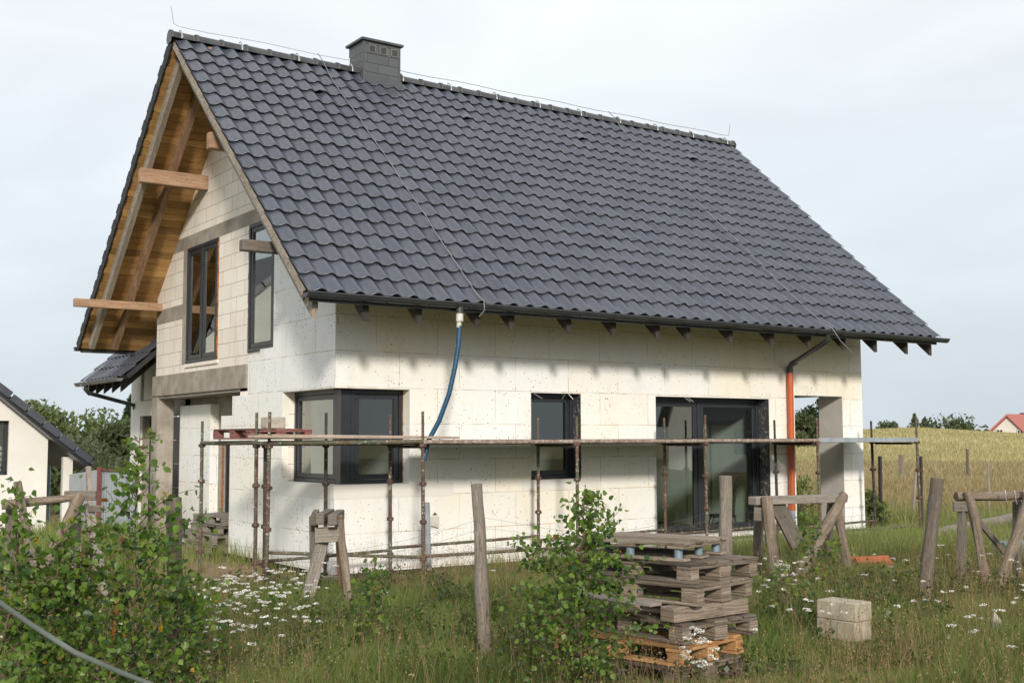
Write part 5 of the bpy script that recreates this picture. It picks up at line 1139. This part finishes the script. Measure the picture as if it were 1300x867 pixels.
# far house with a red roof on the hill
DF=235.; 
fh=thing('far_house','grey house with red roof standing behind the wheat hill','house',(lambda q:(q.x,q.y,1))(W(1276,552,DF)))
def FW(u,v,dd=0): return W(u,v,DF+dd)
m=MB(); vg=[FW(1253,549),FW(1276,527),FW(1300,549.5),FW(1300,575),FW(1253,575)]; m.face(vg)
back=(hd*.35+rt_*.94).normalized()*11+hd*4
bk=[p+back for p in vg]; m.face(bk[::-1]); m.face([vg[2],vg[3],bk[3],bk[2]]); m.face([vg[0],bk[0],bk[4],vg[4]]); m.build('wall',MT['plaster'],fh)
m=MB(); f_=-(hd*.6); rp0=FW(1276,525.5)+f_; rl=FW(1250,550)+f_; rr2=FW(1303,551.5)+f_
th_=Vector((0,0,-.35))
for a,b in ((rl,rp0),(rp0,rr2)):
    q=[a,b,b+back*1.1,a+back*1.1]; q2=[p+th_ for p in q]; m.face(q); m.face(q2[::-1]); [m.face([q[i],q2[i],q2[(i+1)%4],q[(i+1)%4]]) for i in range(4)]
nn_=N('red_roof'); rm=nn_.fin((.36,.125,.105),.6); m.build('roof',rm,fh)
for (u0,u1,v0,v1) in ((1265,1273,545,549.5),(1291.5,1298,545.5,552)):
    m=MB(); q=[FW(u0,v0,-.3),FW(u1,v0,-.3),FW(u1,v1,-.3),FW(u0,v1,-.3)]; q2=[p+hd*.2 for p in q]; m.face(q); m.face(q2[::-1]); [m.face([q[i],q2[i],q2[(i+1)%4],q[(i+1)%4]]) for i in range(4)]; m.build('window',MT['whitepl'],fh)
    m=MB(); q=[FW(u0+.8,v0+.6,-.35),FW((u0+u1)/2-.3,v0+.6,-.35),FW((u0+u1)/2-.3,v1-.6,-.35),FW(u0+.8,v1-.6,-.35)]; m.face(q); m.face([p+CR*((u1-u0)/2-.2)*DF/FPX for p in q]); m.build('pane',MT['dark'],bpy.data.objects[[o.name for o in fh.children if o.name.startswith('window')][-1]])
m=MB(); P=FW(1299,524,9); m.box((P.x-.5,P.y-.5,P.z-3),(P.x+.5,P.y+.5,P.z)); m.build('chimney',MT['redpost'],fh)
oh=thing('opposite_house','white house with grey roof standing across the field opposite the patio door','house',(41.5,-30.5,0))
m=MB(); M_=Matrix.Translation((41.5,-30.5,0))@Matrix.Rotation(.5,4,'Z'); m.box((-4.5,-4,-.3),(4.5,4,3.2),0,M_); m.face([M_@Vector(q) for q in ((-4.5,-4,3.2),(-4.5,4,3.2),(-4.5,0,6.4))]); m.face([M_@Vector(q) for q in ((4.5,4,3.2),(4.5,-4,3.2),(4.5,0,6.4))]); m.build('wall',MT['white'],oh)
m=MB()
for s_ in (1,-1):
    q=[M_@Vector(p) for p in ((-5,s_*4.7,2.7),(5,s_*4.7,2.7),(5,0,6.6),(-5,0,6.6))]; q2=[p+Vector((0,0,-.2)) for p in q]; m.face(q); m.face(q2[::-1]); [m.face([q[i],q2[i],q2[(i+1)%4],q[(i+1)%4]]) for i in range(4)]
m.build('roof',MT['chim'],oh)
for x_ in (-3,-.4,2.2):
    m=MB(); m.box((x_,4.0,1),(x_+1.1,4.03,2.3),0,M_); m.build('window',MT['bluegrey'],oh)
# ================================================================== SKY, SUN, CAMERA
SUND=Vector((-.62,-1.2,.53)).normalized()
w=bpy.data.worlds.new('World'); S.world=w; w.use_nodes=True; t=w.node_tree; bg=t.nodes['Background']
sky=t.nodes.new('ShaderNodeTexSky'); sky.sky_type='NISHITA'; sky.sun_disc=False; sky.sun_elevation=math.asin(SUND.z); sky.sun_rotation=math.atan2(SUND.x,SUND.y); sky.dust_density=3; sky.air_density=1
tc=t.nodes.new('ShaderNodeTexCoord'); sp=t.nodes.new('ShaderNodeSeparateXYZ'); t.links.new(tc.outputs['Generated'],sp.inputs[0])
rp_=t.nodes.new('ShaderNodeValToRGB'); t.links.new(sp.outputs[2],rp_.inputs[0]); e=rp_.color_ramp.elements
stops=[(0,(5.6,6.2,6.75)),(.06,(5.75,6.35,6.9)),(.20,(6.75,7.2,7.6)),(.36,(7.75,7.95,8.15)),(1,(7.4,7.6,7.8))]
while len(e)<len(stops): e.new(.5)
for q,(p_,c_) in zip(e,stops): q.position=p_; q.color=(*[v/10 for v in c_],1)
no_=t.nodes.new('ShaderNodeTexNoise'); mp=t.nodes.new('ShaderNodeMapping'); t.links.new(tc.outputs['Generated'],mp.inputs[0]); mp.inputs[3].default_value=(2.2,2.2,7); t.links.new(mp.outputs[0],no_.inputs['Vector']); no_.inputs['Scale'].default_value=1.5; no_.inputs['Detail'].default_value=7; no_.inputs['Distortion'].default_value=.6
mr=t.nodes.new('ShaderNodeMapRange'); t.links.new(no_.outputs[0],mr.inputs[0]); mr.inputs[1].default_value=.35; mr.inputs[2].default_value=.7; mr.inputs[3].default_value=9.45; mr.inputs[4].default_value=10.75
ml=t.nodes.new('ShaderNodeVectorMath'); ml.operation='SCALE'; t.links.new(rp_.outputs[0],ml.inputs[0]); t.links.new(mr.outputs[0],ml.inputs['Scale'])
mx=t.nodes.new('ShaderNodeMix'); mx.data_type='RGBA'; mx.inputs[0].default_value=.88; t.links.new(sky.outputs[0],mx.inputs[6]); t.links.new(ml.outputs[0],mx.inputs[7])
t.links.new(mx.outputs[2],bg.inputs[0]); bg.inputs[1].default_value=.10
sl=bpy.data.lights.new('sun','SUN'); sl.energy=2.5; sl.angle=math.radians(6); sl.color=(1,.93,.83); so=bpy.data.objects.new('sun',sl); COL.objects.link(so); so.rotation_euler=SUND.to_track_quat('Z','Y').to_euler(); so.location=(-20,-40,30)
cd=bpy.data.cameras.new('camera'); cam=bpy.data.objects.new('camera',cd); COL.objects.link(cam); S.camera=cam
cd.sensor_width=36; cd.lens=FPX*36/1300; cd.clip_end=6000; cd.clip_start=.05
cam.matrix_world=Matrix(((CR.x,CU.x,-CF.x,CAM.x),(CR.y,CU.y,-CF.y,CAM.y),(CR.z,CU.z,-CF.z,CAM.z),(0,0,0,1)))
cd.dof.use_dof=True; cd.dof.focus_distance=14.5; cd.dof.aperture_fstop=8
S.view_settings.view_transform='Standard'; S.view_settings.look='None'; S.view_settings.exposure=.39; S.view_settings.gamma=1; S.view_settings.use_curve_mapping=False
S.cycles.use_denoising=True; S.cycles.max_bounces=8; S.cycles.transparent_max_bounces=16
for o in S.objects:
    if '_w' in o: del o['_w']
